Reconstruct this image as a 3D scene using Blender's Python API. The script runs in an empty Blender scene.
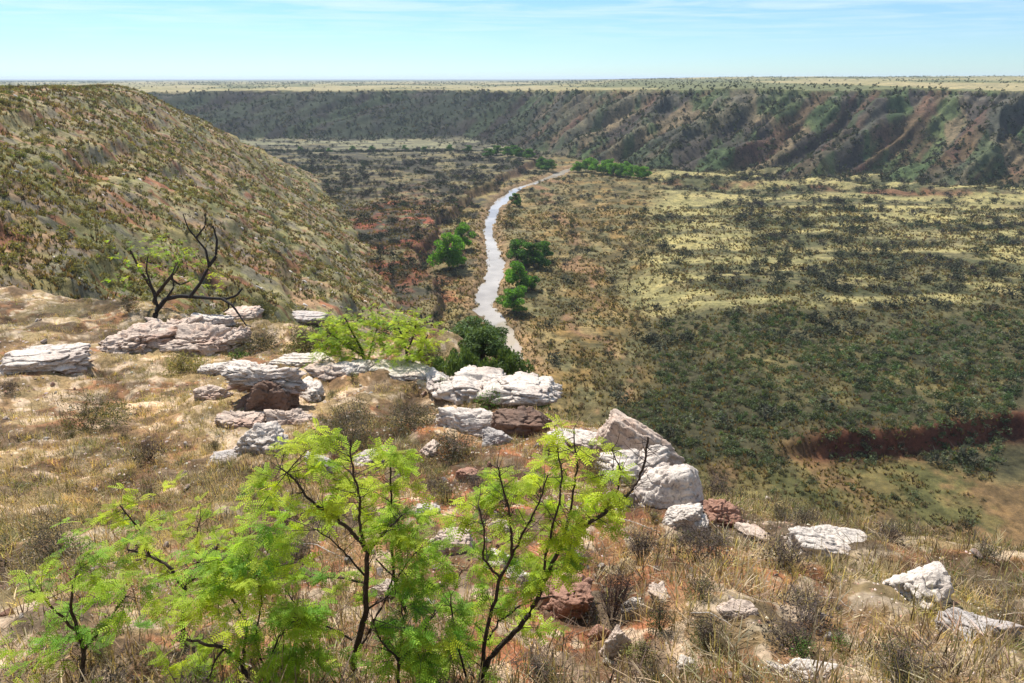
import bpy, math, random
import numpy as np
from mathutils import Vector, Matrix
random.seed(7)
RNG = np.random.default_rng(11)
S = bpy.context.scene
C = S.collection
R = math.radians

# ------------------------------------------------------------------ camera
CAMZ, PITCH, F = 60.0, R(21.4), 670.0
cam_d = bpy.data.cameras.new("camera")
cam = bpy.data.objects.new("camera", cam_d); C.objects.link(cam)
cam.location = (0, 0, CAMZ); cam.rotation_euler = (math.pi/2 - PITCH, 0, 0)
cam_d.sensor_width = 36; cam_d.lens = 36*F/1024
cam_d.clip_start = 0.1; cam_d.clip_end = 200000
S.camera = cam

# ------------------------------------------------------------------ light
SUN_EL, SUN_AZ = R(54), R(-30)          # azimuth from +Y, negative = to the left
w = bpy.data.worlds.new("World"); S.world = w; w.use_nodes = True
nt = w.node_tree; nt.nodes.clear()
N = nt.nodes.new; L = nt.links.new
out = N("ShaderNodeOutputWorld"); bg = N("ShaderNodeBackground"); bg.inputs[1].default_value = 0.090
sky = N("ShaderNodeTexSky"); sky.sky_type = 'NISHITA'; sky.sun_disc = False
sky.sun_elevation = SUN_EL; sky.sun_rotation = SUN_AZ
sky.altitude = 600; sky.air_density = 1.0; sky.dust_density = 0.1; sky.ozone_density = 1.5
tc = N("ShaderNodeTexCoord"); sep = N("ShaderNodeSeparateXYZ"); L(tc.outputs["Generated"], sep.inputs[0])
# high wispy cloud sheet: direction projected on a plane overhead
zc = N("ShaderNodeMath"); zc.operation = 'MAXIMUM'; zc.inputs[1].default_value = 0.02; L(sep.outputs[2], zc.inputs[0])
dx = N("ShaderNodeMath"); dx.operation = 'DIVIDE'; L(sep.outputs[0], dx.inputs[0]); L(zc.outputs[0], dx.inputs[1])
dy = N("ShaderNodeMath"); dy.operation = 'DIVIDE'; L(sep.outputs[1], dy.inputs[0]); L(zc.outputs[0], dy.inputs[1])
cmb = N("ShaderNodeCombineXYZ"); L(dx.outputs[0], cmb.inputs[0]); L(dy.outputs[0], cmb.inputs[1])
mp = N("ShaderNodeMapping"); mp.inputs["Scale"].default_value = (0.45, 0.7, 1); mp.inputs["Location"].default_value = (1.3, 0.4, 0)
L(cmb.outputs[0], mp.inputs[0])
nz = N("ShaderNodeTexNoise"); nz.inputs["Scale"].default_value = 1.0; nz.inputs["Detail"].default_value = 7
nz.inputs["Roughness"].default_value = 0.62; nz.inputs["Distortion"].default_value = 0.5; L(mp.outputs[0], nz.inputs["Vector"])
rp = N("ShaderNodeValToRGB"); rp.color_ramp.elements[0].position = 0.40; rp.color_ramp.elements[1].position = 0.66
rp.color_ramp.elements[1].color = (0.75, 0.75, 0.75, 1)
L(nz.outputs[0], rp.inputs[0])
mx = N("ShaderNodeMix"); mx.data_type = 'RGBA'; mx.inputs[7].default_value = (6.6, 7.5, 8.2, 1)
fz = N("ShaderNodeMapRange"); fz.inputs[1].default_value = 0.03; fz.inputs[2].default_value = 0.12; L(sep.outputs[2], fz.inputs[0])
fm_ = N("ShaderNodeMath"); fm_.operation = 'MULTIPLY'; L(rp.outputs[0], fm_.inputs[0]); L(fz.outputs[0], fm_.inputs[1])
tn = N("ShaderNodeMix"); tn.data_type = 'RGBA'; tn.blend_type = 'MULTIPLY'; tn.inputs[0].default_value = 1; tn.inputs[7].default_value = (.56, .765, .98, 1)
L(sky.outputs[0], tn.inputs[6]); L(fm_.outputs[0], mx.inputs[0]); L(tn.outputs[2], mx.inputs[6]); L(mx.outputs[2], bg.inputs[0]); L(bg.outputs[0], out.inputs[0])

sd = bpy.data.lights.new("sun", 'SUN'); sd.energy = 5.0; sd.angle = R(0.55); sd.color = (1.0, 0.95, 0.87)
sun = bpy.data.objects.new("sun", sd); C.objects.link(sun)
sdir = Vector((math.sin(SUN_AZ)*math.cos(SUN_EL), math.cos(SUN_AZ)*math.cos(SUN_EL), math.sin(SUN_EL)))
sun.rotation_euler = sdir.to_track_quat('Z', 'Y').to_euler(); sun.location = (0, 0, 200)
S.view_settings.view_transform = 'Standard'; S.view_settings.look = 'None'
S.view_settings.exposure = 0.68; S.view_settings.gamma = 1.0
S.render.engine = 'CYCLES'
S.cycles.max_bounces = 6; S.cycles.diffuse_bounces = 2; S.cycles.transparent_max_bounces = 8

# ------------------------------------------------------------------ maths helpers
def ray(px, py):
    u = (px-512)/F; v = (341.5-py)/F
    return np.array([u, math.cos(PITCH)+v*math.sin(PITCH), -math.sin(PITCH)+v*math.cos(PITCH)])
def proj(x, y, z):
    zz = z-CAMZ
    dep = y*math.cos(PITCH)-zz*math.sin(PITCH); up = y*math.sin(PITCH)+zz*math.cos(PITCH)
    dep = np.maximum(dep, 1e-3)
    return 512+F*x/dep, 341.5-F*up/dep
def onz(px, py, z=0.0):
    d = ray(px, py); t = (z-CAMZ)/d[2]; return d[0]*t, d[1]*t
def hsh(ix, iy, s):
    h = (ix.astype(np.int64)*374761393 + iy.astype(np.int64)*668265263 + s*974711) & 0xffffffff
    h = ((h ^ (h >> 13))*1274126177) & 0xffffffff
    h = h ^ (h >> 16)
    return (h & 0xffffff)/float(0xffffff)
def vn(x, y, s=0):
    ix = np.floor(x); iy = np.floor(y); fx = x-ix; fy = y-iy
    fx = fx*fx*fx*(fx*(fx*6-15)+10); fy = fy*fy*fy*(fy*(fy*6-15)+10)
    a = hsh(ix, iy, s); b = hsh(ix+1, iy, s); c = hsh(ix, iy+1, s); d = hsh(ix+1, iy+1, s)
    return (a+(b-a)*fx)*(1-fy)+(c+(d-c)*fx)*fy
def fbm(x, y, s=0, o=4, g=0.5):
    t = 0; a = 1; n = 0
    for k in range(o):
        t = t+a*vn(x*2**k*1.03+k*17.3, y*2**k*0.97+k*9.1, s+k); n += a; a *= g
    return t/n            # 0..1
def ss(a, b, x):
    t = np.clip((x-a)/(b-a), 0, 1); return t*t*(3-2*t)
def smax(a, b, k):
    h = np.clip(0.5+0.5*(a-b)/k, 0, 1); return b+(a-b)*h+k*h*(1-h)
def seg_dist(x, y, P, closed=False):
    """distance to a polyline, and the index parameter of the nearest point"""
    best = np.full(x.shape, 1e18); par = np.zeros(x.shape)
    n = len(P)
    for i in range(n if closed else n-1):
        ax, ay = P[i]; bx, by = P[(i+1) % n]
        ex, ey = bx-ax, by-ay; l2 = ex*ex+ey*ey
        t = np.clip(((x-ax)*ex+(y-ay)*ey)/l2, 0, 1)
        d = (x-ax-t*ex)**2+(y-ay-t*ey)**2
        m = d < best; best = np.where(m, d, best); par = np.where(m, i+t, par)
    return np.sqrt(best), par
def inside(x, y, P):
    r = np.zeros(x.shape, bool); n = len(P)
    for i in range(n):
        ax, ay = P[i]; bx, by = P[(i+1) % n]
        c = ((ay > y) != (by > y))
        xi = (bx-ax)*(y-ay)/((by-ay) if by != ay else 1e-9)+ax
        r ^= c & (x < xi)
    return r

# ------------------------------------------------------------------ the lie of the land
WZ = -1.0
riv_px = [(640,160,5),(600,164,5),(572,168,6),(552,177,6),(532,184,8),(517,189,11),(504,199,12),(495,209,11),(491,220,10),(488,232,10),(491,244,9),(494,254,8),
          (494,263,12),(495,275,16),(490,287,20),(485,298,20),(486,310,16),(495,322,13),(504,333,12),(509,342,13),(515,354,13),(520,370,14),(512,400,15),(470,440,16),(410,480,16)]
RIV = [onz(a, b, WZ) for a, b, c in riv_px]
# widths in metres
RW = []
for (a, b, c), (X, Y) in zip(riv_px, RIV):
    dep = Y*math.cos(PITCH)+(CAMZ-WZ)*math.sin(PITCH); RW.append(max(c*dep/F*0.62, 1.6))
RW = np.array(RW)*0.88
LIP = [(-140,60),(-60,44),(-40,35),(-22,29.5),(-14,26.6),(-7.9,23.6),(-2.6,19.6),(1.0,15.9),(3.2,11.6),(5.4,9.0),(7.3,7.4),(9.3,4),(11,-5),(15,-40),(15,-200),(-140,-200)]
ZY = [-60,-10,0,1.5,4,7,11,17,24,40,80]; ZZ = [-1.2,-1.2,-1.6,-2.7,-4.5,-5.8,-7.3,-8.4,-8.9,-9.4,-10]
u_k   = [-1.5, -.75, -.5, -.36, -.2, -.08, .0, .07, .13, .2, .3, .42, .55, .8, 1.5]
base_k= [ 600,  650, 700,  730, 730,  745, 640, 560, 505, 470, 445, 425, 410, 380, 330]
rim_k = [ 760,  800, 850,  870, 880,  900, 900, 760, 720, 660, 620, 590, 570, 540, 480]
rh_k  = [  49,   48,  47,   47,  47,   47,  47.5,  49,  49.5,  50,  51,  51.5,  52,  52.5,  54]
def H(x, y, parts=False):
    x = np.asarray(x, float); y = np.asarray(y, float)
    r = np.hypot(x, y)
    # --- valley floor
    fl = 1.1*(fbm(x/45, y/45, 1, 3)-.5)*2 + 0.5*(fbm(x/7, y/7, 5, 3)-.5)
    dr, par = seg_dist(x, y, RIV)
    wid = np.interp(par, np.arange(len(RW)), RW)*0.5*(.42+1.15*fbm(x/10, y/10, 8, 4))+1.6*(fbm(x/3.5, y/3.5, 12, 3)-.5)*2
    # terrace with a red cut bank facing the camera, right
    ye = 100+9*(fbm(x/22, y/60, 31, 3)-.5)+.9*(fbm(x/2.6, y/20, 32, 3)-.5)+(x-50)*0.12
    amt = ss(38, 56, x)*3.8
    fl = fl+amt*ss(-1.2, 1.6, y-ye)*(1-ss(60, 150, y-ye)*0.8)
    # low red step across the flat, further out
    ye2 = 398+18*(fbm(x/40, y/300, 33, 3)-.5)-(x-140)*.25
    fl = fl+ss(60, 110, x)*(1-ss(230, 300, x))*3.0*ss(-7, 7, y-ye2)*ss(.35,.55,fbm(x/22,y/60,39,3))
    fl = fl+ss(45, 70, np.abs(x+60)-1000)*0
    # left bank badlands: raised bench left of the river with a ragged red edge
    xb = np.interp(y, [140, 170, 200, 240, 300, 360, 430, 520], [-14, -22, -27, -32, -30, -22, -5, 20])+7*(fbm(x/12, y/14, 35, 3)-.5)*2
    lb = ss(-1.5, 2.0, xb-x)*(1-ss(0, 1, (y-560)/60))*ss(120, 150, y)
    fl = fl+lb*(3.6+1.6*(fbm(x/16, y/16, 37, 3)))
    ch = 1-ss(0, 1, (dr-wid+.8)/(2.0+4.5*fbm(x/25, y/25, 14, 2)))
    fl = fl*(1-ch)+(-2.0)*ch
    # --- far canyon wall
    yy = np.maximum(y, 1.0); u = np.clip(x/yy, -1.5, 1.5)
    Db = np.interp(u, u_k, base_k); Dr = np.interp(u, u_k, rim_k); Hr = np.interp(u, u_k, rh_k)+2.4*(fbm(x/70, y/300, 6, 4)-.5)*2
    sx = x-0.9*y
    gul = 1-np.abs(2*fbm(sx/72+fbm(x/60, y/60, 3, 3)*.7, y/500, 41, 3)-1)*1.6
    gul2 = 1-np.abs(2*fbm(x/26-y/24, y/160, 43, 4)-1)*1.5
    s = (y-Db)/(Dr-Db)
    s2 = s+(0.34*(gul-.6)+0.20*(gul2-.6))*(.38+.62*ss(-.05, .12, u))*ss(-.15, .25, s)*(1-ss(.85, 1.35, s)*.6)
    prof = np.interp(s2, [0, .08, .5, .84, .88, .97, 1.0, 9], [0, .02, .42, .80, .88, .93, 1, 1])
    wall = Hr*prof
    knob = 2.2*(fbm(x/11, y/11, 45, 4)-.5)*2*ss(0, .15, s2)*(1-ss(.9, 1.05, s2))
    wall = wall+knob+1.6*(fbm(x/90, y/90, 46, 3)-.5)*ss(.95, 1.2, s2)
    far = ss(0, 9000, y-Dr)
    rr = ss(.0, .3, u)
    wall = wall+ss(1.0, 1.1, s2)*rr*np.clip((y-Dr)/1200, 0, 1)*13.0+far*3
    z = np.where(s > -.3, fl*(1-ss(-.05, .12, s2))+wall, fl)
    # --- left hillside
    g = 5.5*(fbm(x/26+.3*y/26, y/34, 51, 4)-.5)*2
    d1 = -.939*x-.345*y+38.8+g
    d2 = (.65*(400-y)+.76*(x+150)) + 6*(fbm(x/20, y/20, 53, 3)-.5)+4
    dm = -smax(-d1, -d2, 14)
    hz = .72*np.maximum(dm, -30)
    al = -.345*x+.939*y
    rill = np.abs(2*fbm(al/13+.5*fbm(x/9, y/9, 59, 3), d1/90, 60, 4)-1)
    hz = hz-2.6*(.45-rill)*ss(0, 8, d1)+1.5*(fbm(x/11, y/11, 54, 4)-.5)*2
    hz = hz+1.1*(np.floor(hz/7)*7+7*ss(.62, .86, hz/7-np.floor(hz/7))-hz)*.28*ss(.42, .55, fbm(x/30, y/30, 52, 3))
    hz = -smax(-hz, -(57.5+1.2*(fbm(x/40, y/40, 55, 3)-.5)), 5)
    hz = hz+.7*(fbm(x/6, y/6, 57, 4)-.5)*2+.3*(fbm(x/1.6, y/1.6, 58, 3)-.5)*(r < 330)
    zz = smax(z, hz, 2.5)
    # --- hill under the camera
    m = r < 260
    fg = np.full(x.shape, -100.0)
    if m.any():
        X, Y = x[m], y[m]
        dl, _ = seg_dist(X, Y, LIP, True)
        dl = np.where(inside(X, Y, LIP), -dl, dl)
        dl = dl+1.0*(fbm(X/2.2, Y/2.2, 61, 4)-.5)
        zf = CAMZ+np.interp(Y, ZY, ZZ)
        o = np.maximum(dl, 0)
        f = zf-2.6*ss(0, 1.3, o)-.82*o
        f = f+7.6*np.exp(-((X+3.5)/8.5)**2-((Y-33)/9)**2)*ss(2, 10, o)
        f = f+.40*(fbm(X/2.6, Y/2.6, 63, 4)-.5)*2+.16*(fbm(X/.7, Y/.7, 65, 4)-.5)*2+1.6*(fbm(X/13, Y/13, 67, 4)-.5)*2*ss(3, 15, o)
        fg[m] = f
    res = smax(zz, fg, 1.0)
    if parts: return res, dict(s=s2, dr=dr, wid=wid, hill=hz-z, fg=fg-zz, gul=gul, gul2=gul2, ye=y-ye, ye2=y-ye2, xb=xb-x, u=u)
    return res
def Hs(x, y): return float(H(np.array([x]), np.array([y]))[0])
def hit(px, py, tmin=2.0):
    d = ray(px, py)
    t = tmin*np.exp(np.arange(0, 1600)*0.0045)
    X, Y, Z = d[0]*t, d[1]*t, CAMZ+d[2]*t
    b = Z < H(X, Y)
    i = int(np.argmax(b)) if b.any() else len(t)-1
    return float(X[i]), float(Y[i]), float(H(X[i:i+1], Y[i:i+1])[0])
def visible(X, Y, Z):
    """rough test: does the straight line from the camera clear the ground?"""
    ok = np.ones(len(X), bool)
    for f in (.08, .12, .17, .22, .27, .33, .4, .48, .56, .65, .74, .83, .9, .95):
        ok &= H(X*f, Y*f) < CAMZ+(Z-CAMZ)*f+.3
    return ok

# ------------------------------------------------------------------ mesh helpers
def mesh_np(name, V, Fc, col=None, smooth=False):
    V = np.ascontiguousarray(V, np.float32); Fc = np.ascontiguousarray(Fc, np.int32)
    me = bpy.data.meshes.new(name); k = Fc.shape[1]; n = len(Fc)
    me.vertices.add(len(V)); me.vertices.foreach_set('co', V.ravel())
    me.loops.add(n*k); me.loops.foreach_set('vertex_index', Fc.ravel())
    me.polygons.add(n); me.polygons.foreach_set('loop_start', np.arange(0, n*k, k, dtype=np.int32))
    me.polygons.foreach_set('loop_total', np.full(n, k, np.int32))
    me.polygons.foreach_set('use_smooth', np.full(n, smooth, bool))
    me.update(calc_edges=True)
    if col is not None:
        ca = me.color_attributes.new('col', 'FLOAT_COLOR', 'POINT')
        c4 = np.ones((len(V), 4), np.float32); c4[:, :3] = col; ca.data.foreach_set('color', c4.ravel())
    return me
def obj(name, me, mat=None, parent=None, loc=(0, 0, 0)):
    o = bpy.data.objects.new(name, me); C.objects.link(o); o.location = loc
    if mat and not me.materials: me.materials.append(mat)
    if parent: o.parent = parent
    return o
def tag(o, label=None, cat=None, group=None, kind=None):
    if label: o['label'] = label
    if cat: o['category'] = cat
    if group: o['group'] = group
    if kind: o['kind'] = kind
    return o
def empty(name, loc, label, cat, group=None, rz=0, sc=1):
    e = bpy.data.objects.new(name, None); C.objects.link(e); e.location = loc; e.rotation_euler = (0, 0, rz)
    e.scale = (sc, sc, sc) if not isinstance(sc, tuple) else sc; e.empty_display_size = .2
    return tag(e, label, cat, group)
def copy_tree(o, parent=None):
    c = o.copy(); C.objects.link(c); c.parent = parent
    for ch in o.children: copy_tree(ch, c)
    return c
class TB:     # triangle/quad soup builder with colours; quads are stored as 4-gons, tris repeated
    def __init__(s): s.V = []; s.F = []; s.c = []; s.n = 0
    def add(s, V, Fc, col):
        s.V.append(V); s.F.append(Fc+s.n); s.n += len(V)
        s.c.append(np.broadcast_to(col, (len(V), 3)))
    def mesh(s, name, smooth=False): return mesh_np(name, np.concatenate(s.V), np.concatenate(s.F), np.concatenate(s.c), smooth)
def tube(pts, rad, k=6):
    pts = np.asarray(pts, float); n = len(pts)
    V = []
    tng = np.gradient(pts, axis=0); tng /= np.linalg.norm(tng, axis=1)[:, None]+1e-9
    for i in range(n):
        t = tng[i]; a = np.cross(t, [.13, .31, 1.] if abs(t[2]) < .9 else [1., 0, 0]); a /= np.linalg.norm(a); b = np.cross(t, a)
        th = np.arange(k)*2*math.pi/k
        V.append(pts[i]+rad[i]*(np.cos(th)[:, None]*a+np.sin(th)[:, None]*b))
    Fc = [[i*k+j, i*k+(j+1) % k, (i+1)*k+(j+1) % k, (i+1)*k+j] for i in range(n-1) for j in range(k)]
    return np.concatenate(V), np.array(Fc)
def resample(p, n):
    p = np.asarray(p, float); d = np.r_[0, np.cumsum(np.linalg.norm(np.diff(p, axis=0), axis=1))]
    q = np.linspace(0, d[-1], n); return np.stack([np.interp(q, d, p[:, i]) for i in range(3)], 1)
def rot_rand(n, rng, tilt=None):
    """random rotation matrices (n,3,3); columns are the frame axes"""
    a = rng.normal(size=(n, 3)); a /= np.linalg.norm(a, axis=1)[:, None]
    b = rng.normal(size=(n, 3)); b -= (a*b).sum(1)[:, None]*a; b /= np.linalg.norm(b, axis=1)[:, None]
    return np.stack([a, b, np.cross(a, b)], 2)
def stamp(T, Fc, pos, yaw, sc, tint, Tc=None, zs=None, slope=None):
    """copies of a template (V,3) at pos with yaw & scale -> arrays"""
    n = len(pos); c, s_ = np.cos(yaw), np.sin(yaw)
    X = T[None, :, 0]*c[:, None]-T[None, :, 1]*s_[:, None]; Y = T[None, :, 0]*s_[:, None]+T[None, :, 1]*c[:, None]
    Z = np.broadcast_to(T[None, :, 2], X.shape)*(zs[:, None] if zs is not None else 1)
    V = np.stack([X, Y, Z], 2)*sc[:, None, None]+pos[:, None, :]
    F2 = Fc[None]+(np.arange(n)*len(T))[:, None, None]
    col = tint[:, None, :]*(Tc[None] if Tc is not None else 1)*np.ones((n, len(T), 1))
    return V.reshape(-1, 3), F2.reshape(-1, Fc.shape[1]), col.reshape(-1, 3)

# ------------------------------------------------------------------ materials
def newmat(name):
    m = bpy.data.materials.new(name); m.use_nodes = True; n = m.node_tree; n.nodes.clear()
    o = n.nodes.new("ShaderNodeOutputMaterial"); return m, n, o
def principled(n, o, rough=.9, spec=.2):
    p = n.nodes.new("ShaderNodeBsdfPrincipled"); p.inputs["Roughness"].default_value = rough
    p.inputs["Specular IOR Level"].default_value = spec; n.links.new(p.outputs[0], o.inputs[0]); return p
def vcol(n, name='col'):
    a = n.nodes.new("ShaderNodeAttribute"); a.attribute_name = name; return a.outputs["Color"]
def noise(n, scale, detail=5, rough=.6, vec=None, dist=0):
    t = n.nodes.new("ShaderNodeTexNoise"); t.inputs["Scale"].default_value = scale; t.inputs["Detail"].default_value = detail
    t.inputs["Roughness"].default_value = rough; t.inputs["Distortion"].default_value = dist
    if vec: n.links.new(vec, t.inputs["Vector"])
    return t
def ramp(n, src, stops):
    r = n.nodes.new("ShaderNodeValToRGB"); e = r.color_ramp.elements
    while len(e) < len(stops): e.new(.5)
    for q, (p, c) in zip(e, stops): q.position = p; q.color = (*c, 1) if len(c) == 3 else c
    n.links.new(src, r.inputs[0]); return r.outputs[0]
def mixc(n, a, b, f, mode='MIX'):
    m = n.nodes.new("ShaderNodeMix"); m.data_type = 'RGBA'; m.blend_type = mode
    for sock, v in ((m.inputs[0], f), (m.inputs[6], a), (m.inputs[7], b)):
        if hasattr(v, 'is_output') or hasattr(v, 'links'): n.links.new(v, sock)
        elif isinstance(v, (int, float)): sock.default_value = v
        else: sock.default_value = (*v, 1)
    return m.outputs[2]
def bump(n, p, h, strength, dist):
    b = n.nodes.new("ShaderNodeBump"); b.inputs["Strength"].default_value = strength; b.inputs["Distance"].default_value = dist
    n.links.new(h, b.inputs["Height"]); n.links.new(b.outputs[0], p.inputs["Normal"])
def foliage_mat(name, trans=.45, rough=.6, tint=(1, 1, 1)):
    m, n, o = newmat(name)
    c = vcol(n)
    p = n.nodes.new("ShaderNodeBsdfPrincipled"); p.inputs["Roughness"].default_value = rough; p.inputs["Specular IOR Level"].default_value = .25
    n.links.new(c, p.inputs[0])
    t = n.nodes.new("ShaderNodeBsdfTranslucent")
    c2 = mixc(n, c, (1.9, 1.75, .6), 1.0, 'MULTIPLY'); n.links.new(c2, t.inputs[0])
    ms = n.nodes.new("ShaderNodeMixShader"); ms.inputs[0].default_value = trans
    n.links.new(p.outputs[0], ms.inputs[1]); n.links.new(t.outputs[0], ms.inputs[2]); n.links.new(ms.outputs[0], o.inputs[0])
    return m
M_leaf = foliage_mat("mesquite_leaf", .5)
M_bush = foliage_mat("bush_foliage", .25, .8)
M_grass = foliage_mat("grass_blades", .42, .7)
def vc_mat(name, rough=.9):
    m, n, o = newmat(name); p = principled(n, o, rough, .15); n.links.new(vcol(n), p.inputs[0]); return m
M_twig = vc_mat("dry_twigs")
def bark_mat(name, c1, c2):
    m, n, o = newmat(name); p = principled(n, o, .9, .2)
    t = n.nodes.new("ShaderNodeTexCoord"); q = noise(n, 30, 6, .7, t.outputs["Object"])
    n.links.new(ramp(n, q.outputs[0], [(.3, c1), (.7, c2)]), p.inputs[0]); bump(n, p, q.outputs[0], .8, .01); return m
M_bark = bark_mat("mesquite_bark", (.022, .016, .013), (.085, .062, .050))
M_burnt = bark_mat("charred_wood", (.008, .007, .007), (.05, .045, .042))
M_treebark = bark_mat("tree_bark", (.05, .04, .03), (.14, .11, .09))
# limestone
def rock_mat(name, top, low, grey, scale=1.0, pink=.35):
    m, n, o = newmat(name); p = principled(n, o, .88, .25)
    t = n.nodes.new("ShaderNodeTexCoord"); v = t.outputs["Object"]
    a = noise(n, 3.2*scale, 8, .65, v); b = noise(n, 11*scale, 8, .7, v, .6); c = noise(n, 1.5*scale, 4, .5, v)
    base = ramp(n, a.outputs[0], [(.30, grey), (.45, top), (.75, tuple(min(1, q*1.12) for q in top))])
    base = mixc(n, base, low, ramp(n, c.outputs[0], [(.48, (0, 0, 0)), (.66, (pink,)*3)]))
    lich = ramp(n, b.outputs[0], [(.33, (.22, .20, .19)), (.47, (1, 1, 1))])
    base = mixc(n, base, lich, .85, 'MULTIPLY')
    # rusty clay stays on the lower part (object z)
    sp = n.nodes.new("ShaderNodeSeparateXYZ"); n.links.new(v, sp.inputs[0])
    ad = n.nodes.new("ShaderNodeMath"); ad.operation = 'MULTIPLY_ADD'; ad.inputs[1].default_value = 2.2; n.links.new(sp.outputs[2], ad.inputs[0]); n.links.new(a.outputs[0], ad.inputs[2])
    stn = noise(n, 1.1*scale, 7, .75, v, 1.0)
    base = mixc(n, base, (.19, .15, .12), ramp(n, stn.outputs[0], [(.56, (0, 0, 0)), (.66, (.75, .75, .75))]))
    f = ramp(n, ad.outputs[0], [(-.0, (.8, .8, .8)), (.35, (0, 0, 0))])
    base = mixc(n, base, low, f)
    n.links.new(base, p.inputs[0])
    wv = n.nodes.new("ShaderNodeTexVoronoi"); wv.feature = 'DISTANCE_TO_EDGE'; wv.inputs["Scale"].default_value = 2.6*scale
    dn = noise(n, 2.2*scale, 6, .7, v); vv = mixc(n, v, dn.outputs[1], .6); n.links.new(vv, wv.inputs["Vector"])
    cr = ramp(n, wv.outputs[0], [(0, (0, 0, 0)), (.02, (1, 1, 1))])
    hh = mixc(n, b.outputs[0], cr, .10); d_ = noise(n, 34*scale, 6, .7, v); hh = mixc(n, hh, d_.outputs[0], .3)
    bump(n, p, hh, 1.0, .07/scale)
    return m
M_white = rock_mat("white_limestone", (.66, .58, .50), (.34, .20, .145), (.30, .26, .23))
M_grey = rock_mat("grey_limestone", (.48, .43, .39), (.26, .15, .11), (.22, .20, .19), 1.0, .5)
M_pink = rock_mat("pink_sandstone", (.58, .46, .37), (.38, .20, .13), (.34, .26, .21), 1.0, .6)
M_brown_shade = rock_mat("brown_weathered_rock_with_shade", (.20, .13, .095), (.17, .09, .06), (.09, .065, .055), 1.0, .8)  # weathered brown rock with overhang shade mixed into its dark colour
M_red = rock_mat("red_clay_rock", (.36, .20, .14), (.26, .12, .08), (.25, .13, .09), 1.0, .8)

# ------------------------------------------------------------------ ground sheet
def ground():
    th_f = np.linspace(R(-47), R(47), 1050)
    th_b = np.concatenate([np.linspace(R(47), R(180), 60)[1:], np.linspace(R(-180), R(-47), 60)[1:-1]])
    th = np.concatenate([th_f, th_b]); nt_ = len(th)
    r = [0.6]
    while r[-1] < 1100: r.append(r[-1]*1.0064)
    while r[-1] < 24000: r.append(r[-1]*1.03)
    r = np.array(r); nr = len(r)
    Rr, Th = np.meshgrid(r, th, indexing='ij')
    x = (Rr*np.sin(Th)).ravel(); y = (Rr*np.cos(Th)).ravel()
    z, q = H(x, y, True)
    x = np.r_[x, 0]; y = np.r_[y, 0]; z = np.r_[z, z[0]]
    for k in q: q[k] = np.r_[q[k], q[k][0]]
    V = np.stack([x, y, z], 1)
    i = np.arange(nr-1)[:, None]; j = np.arange(nt_)[None, :]; jn = (j+1) % nt_
    Fc = np.stack([np.broadcast_to(i*nt_+j, (nr-1, nt_)), i*nt_+jn, (i+1)*nt_+jn, np.broadcast_to((i+1)*nt_+j, (nr-1, nt_))], 2).reshape(-1, 4)
    Fc = Fc[:, ::-1]
    cen = len(V)-1
    capj = np.arange(0, nt_-1, 2); cap = np.stack([capj, capj+1, (capj+2) % nt_, np.full(len(capj), cen)], 1)[:, ::-1]
    Fc = np.concatenate([Fc, cap])
    col = ground_colour(x, y, z, q)
    me = mesh_np("ground", V, Fc, col, True)
    m, n, o = newmat("ground_soil_and_grass"); p = principled(n, o, .95, .1)
    g = n.nodes.new("ShaderNodeNewGeometry"); pos = g.outputs["Position"]
    c = vcol(n)
    f1 = noise(n, .9, 8, .7, pos); f2 = noise(n, 9, 6, .7, pos); f3 = noise(n, .12, 8, .72, pos); f4 = noise(n, .33, 9, .8, pos); f5 = noise(n, .05, 8, .8, pos)
    k1 = ramp(n, f1.outputs[0], [(.28, (.55, .55, .55)), (.5, (1, 1, 1)), (.75, (1.5, 1.48, 1.42))])
    k2 = ramp(n, f2.outputs[0], [(.3, (.6, .58, .56)), (.5, (1, 1, 1)), (.75, (1.5, 1.48, 1.45))])
    k3 = ramp(n, f3.outputs[0], [(.32, (.66, .68, .66)), (.5, (1, 1, 1)), (.7, (1.28, 1.24, 1.2))])
    c = mixc(n, c, k1, 1, 'MULTIPLY'); c = mixc(n, c, k2, 1, 'MULTIPLY'); c = mixc(n, c, k3, 1, 'MULTIPLY')
    c = mixc(n, c, ramp(n, f4.outputs[0], [(.36, (.52, .55, .50)), (.5, (1, 1, 1)), (.66, (1.4, 1.36, 1.25))]), 1, 'MULTIPLY')
    c = mixc(n, c, ramp(n, f5.outputs[0], [(.38, (.62, .66, .66)), (.5, (1, 1, 1)), (.62, (1.3, 1.24, 1.15))]), 1, 'MULTIPLY')
    n.links.new(c, p.inputs[0])
    hh = mixc(n, f1.outputs[0], f2.outputs[0], .4); bump(n, p, hh, .9, .12)
    tag(obj("ground", me, m), kind='structure')
def blob(px, py, cx, cy, rx, ry): return np.exp(-((px-cx)/rx)**2-((py-cy)/ry)**2)
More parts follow.
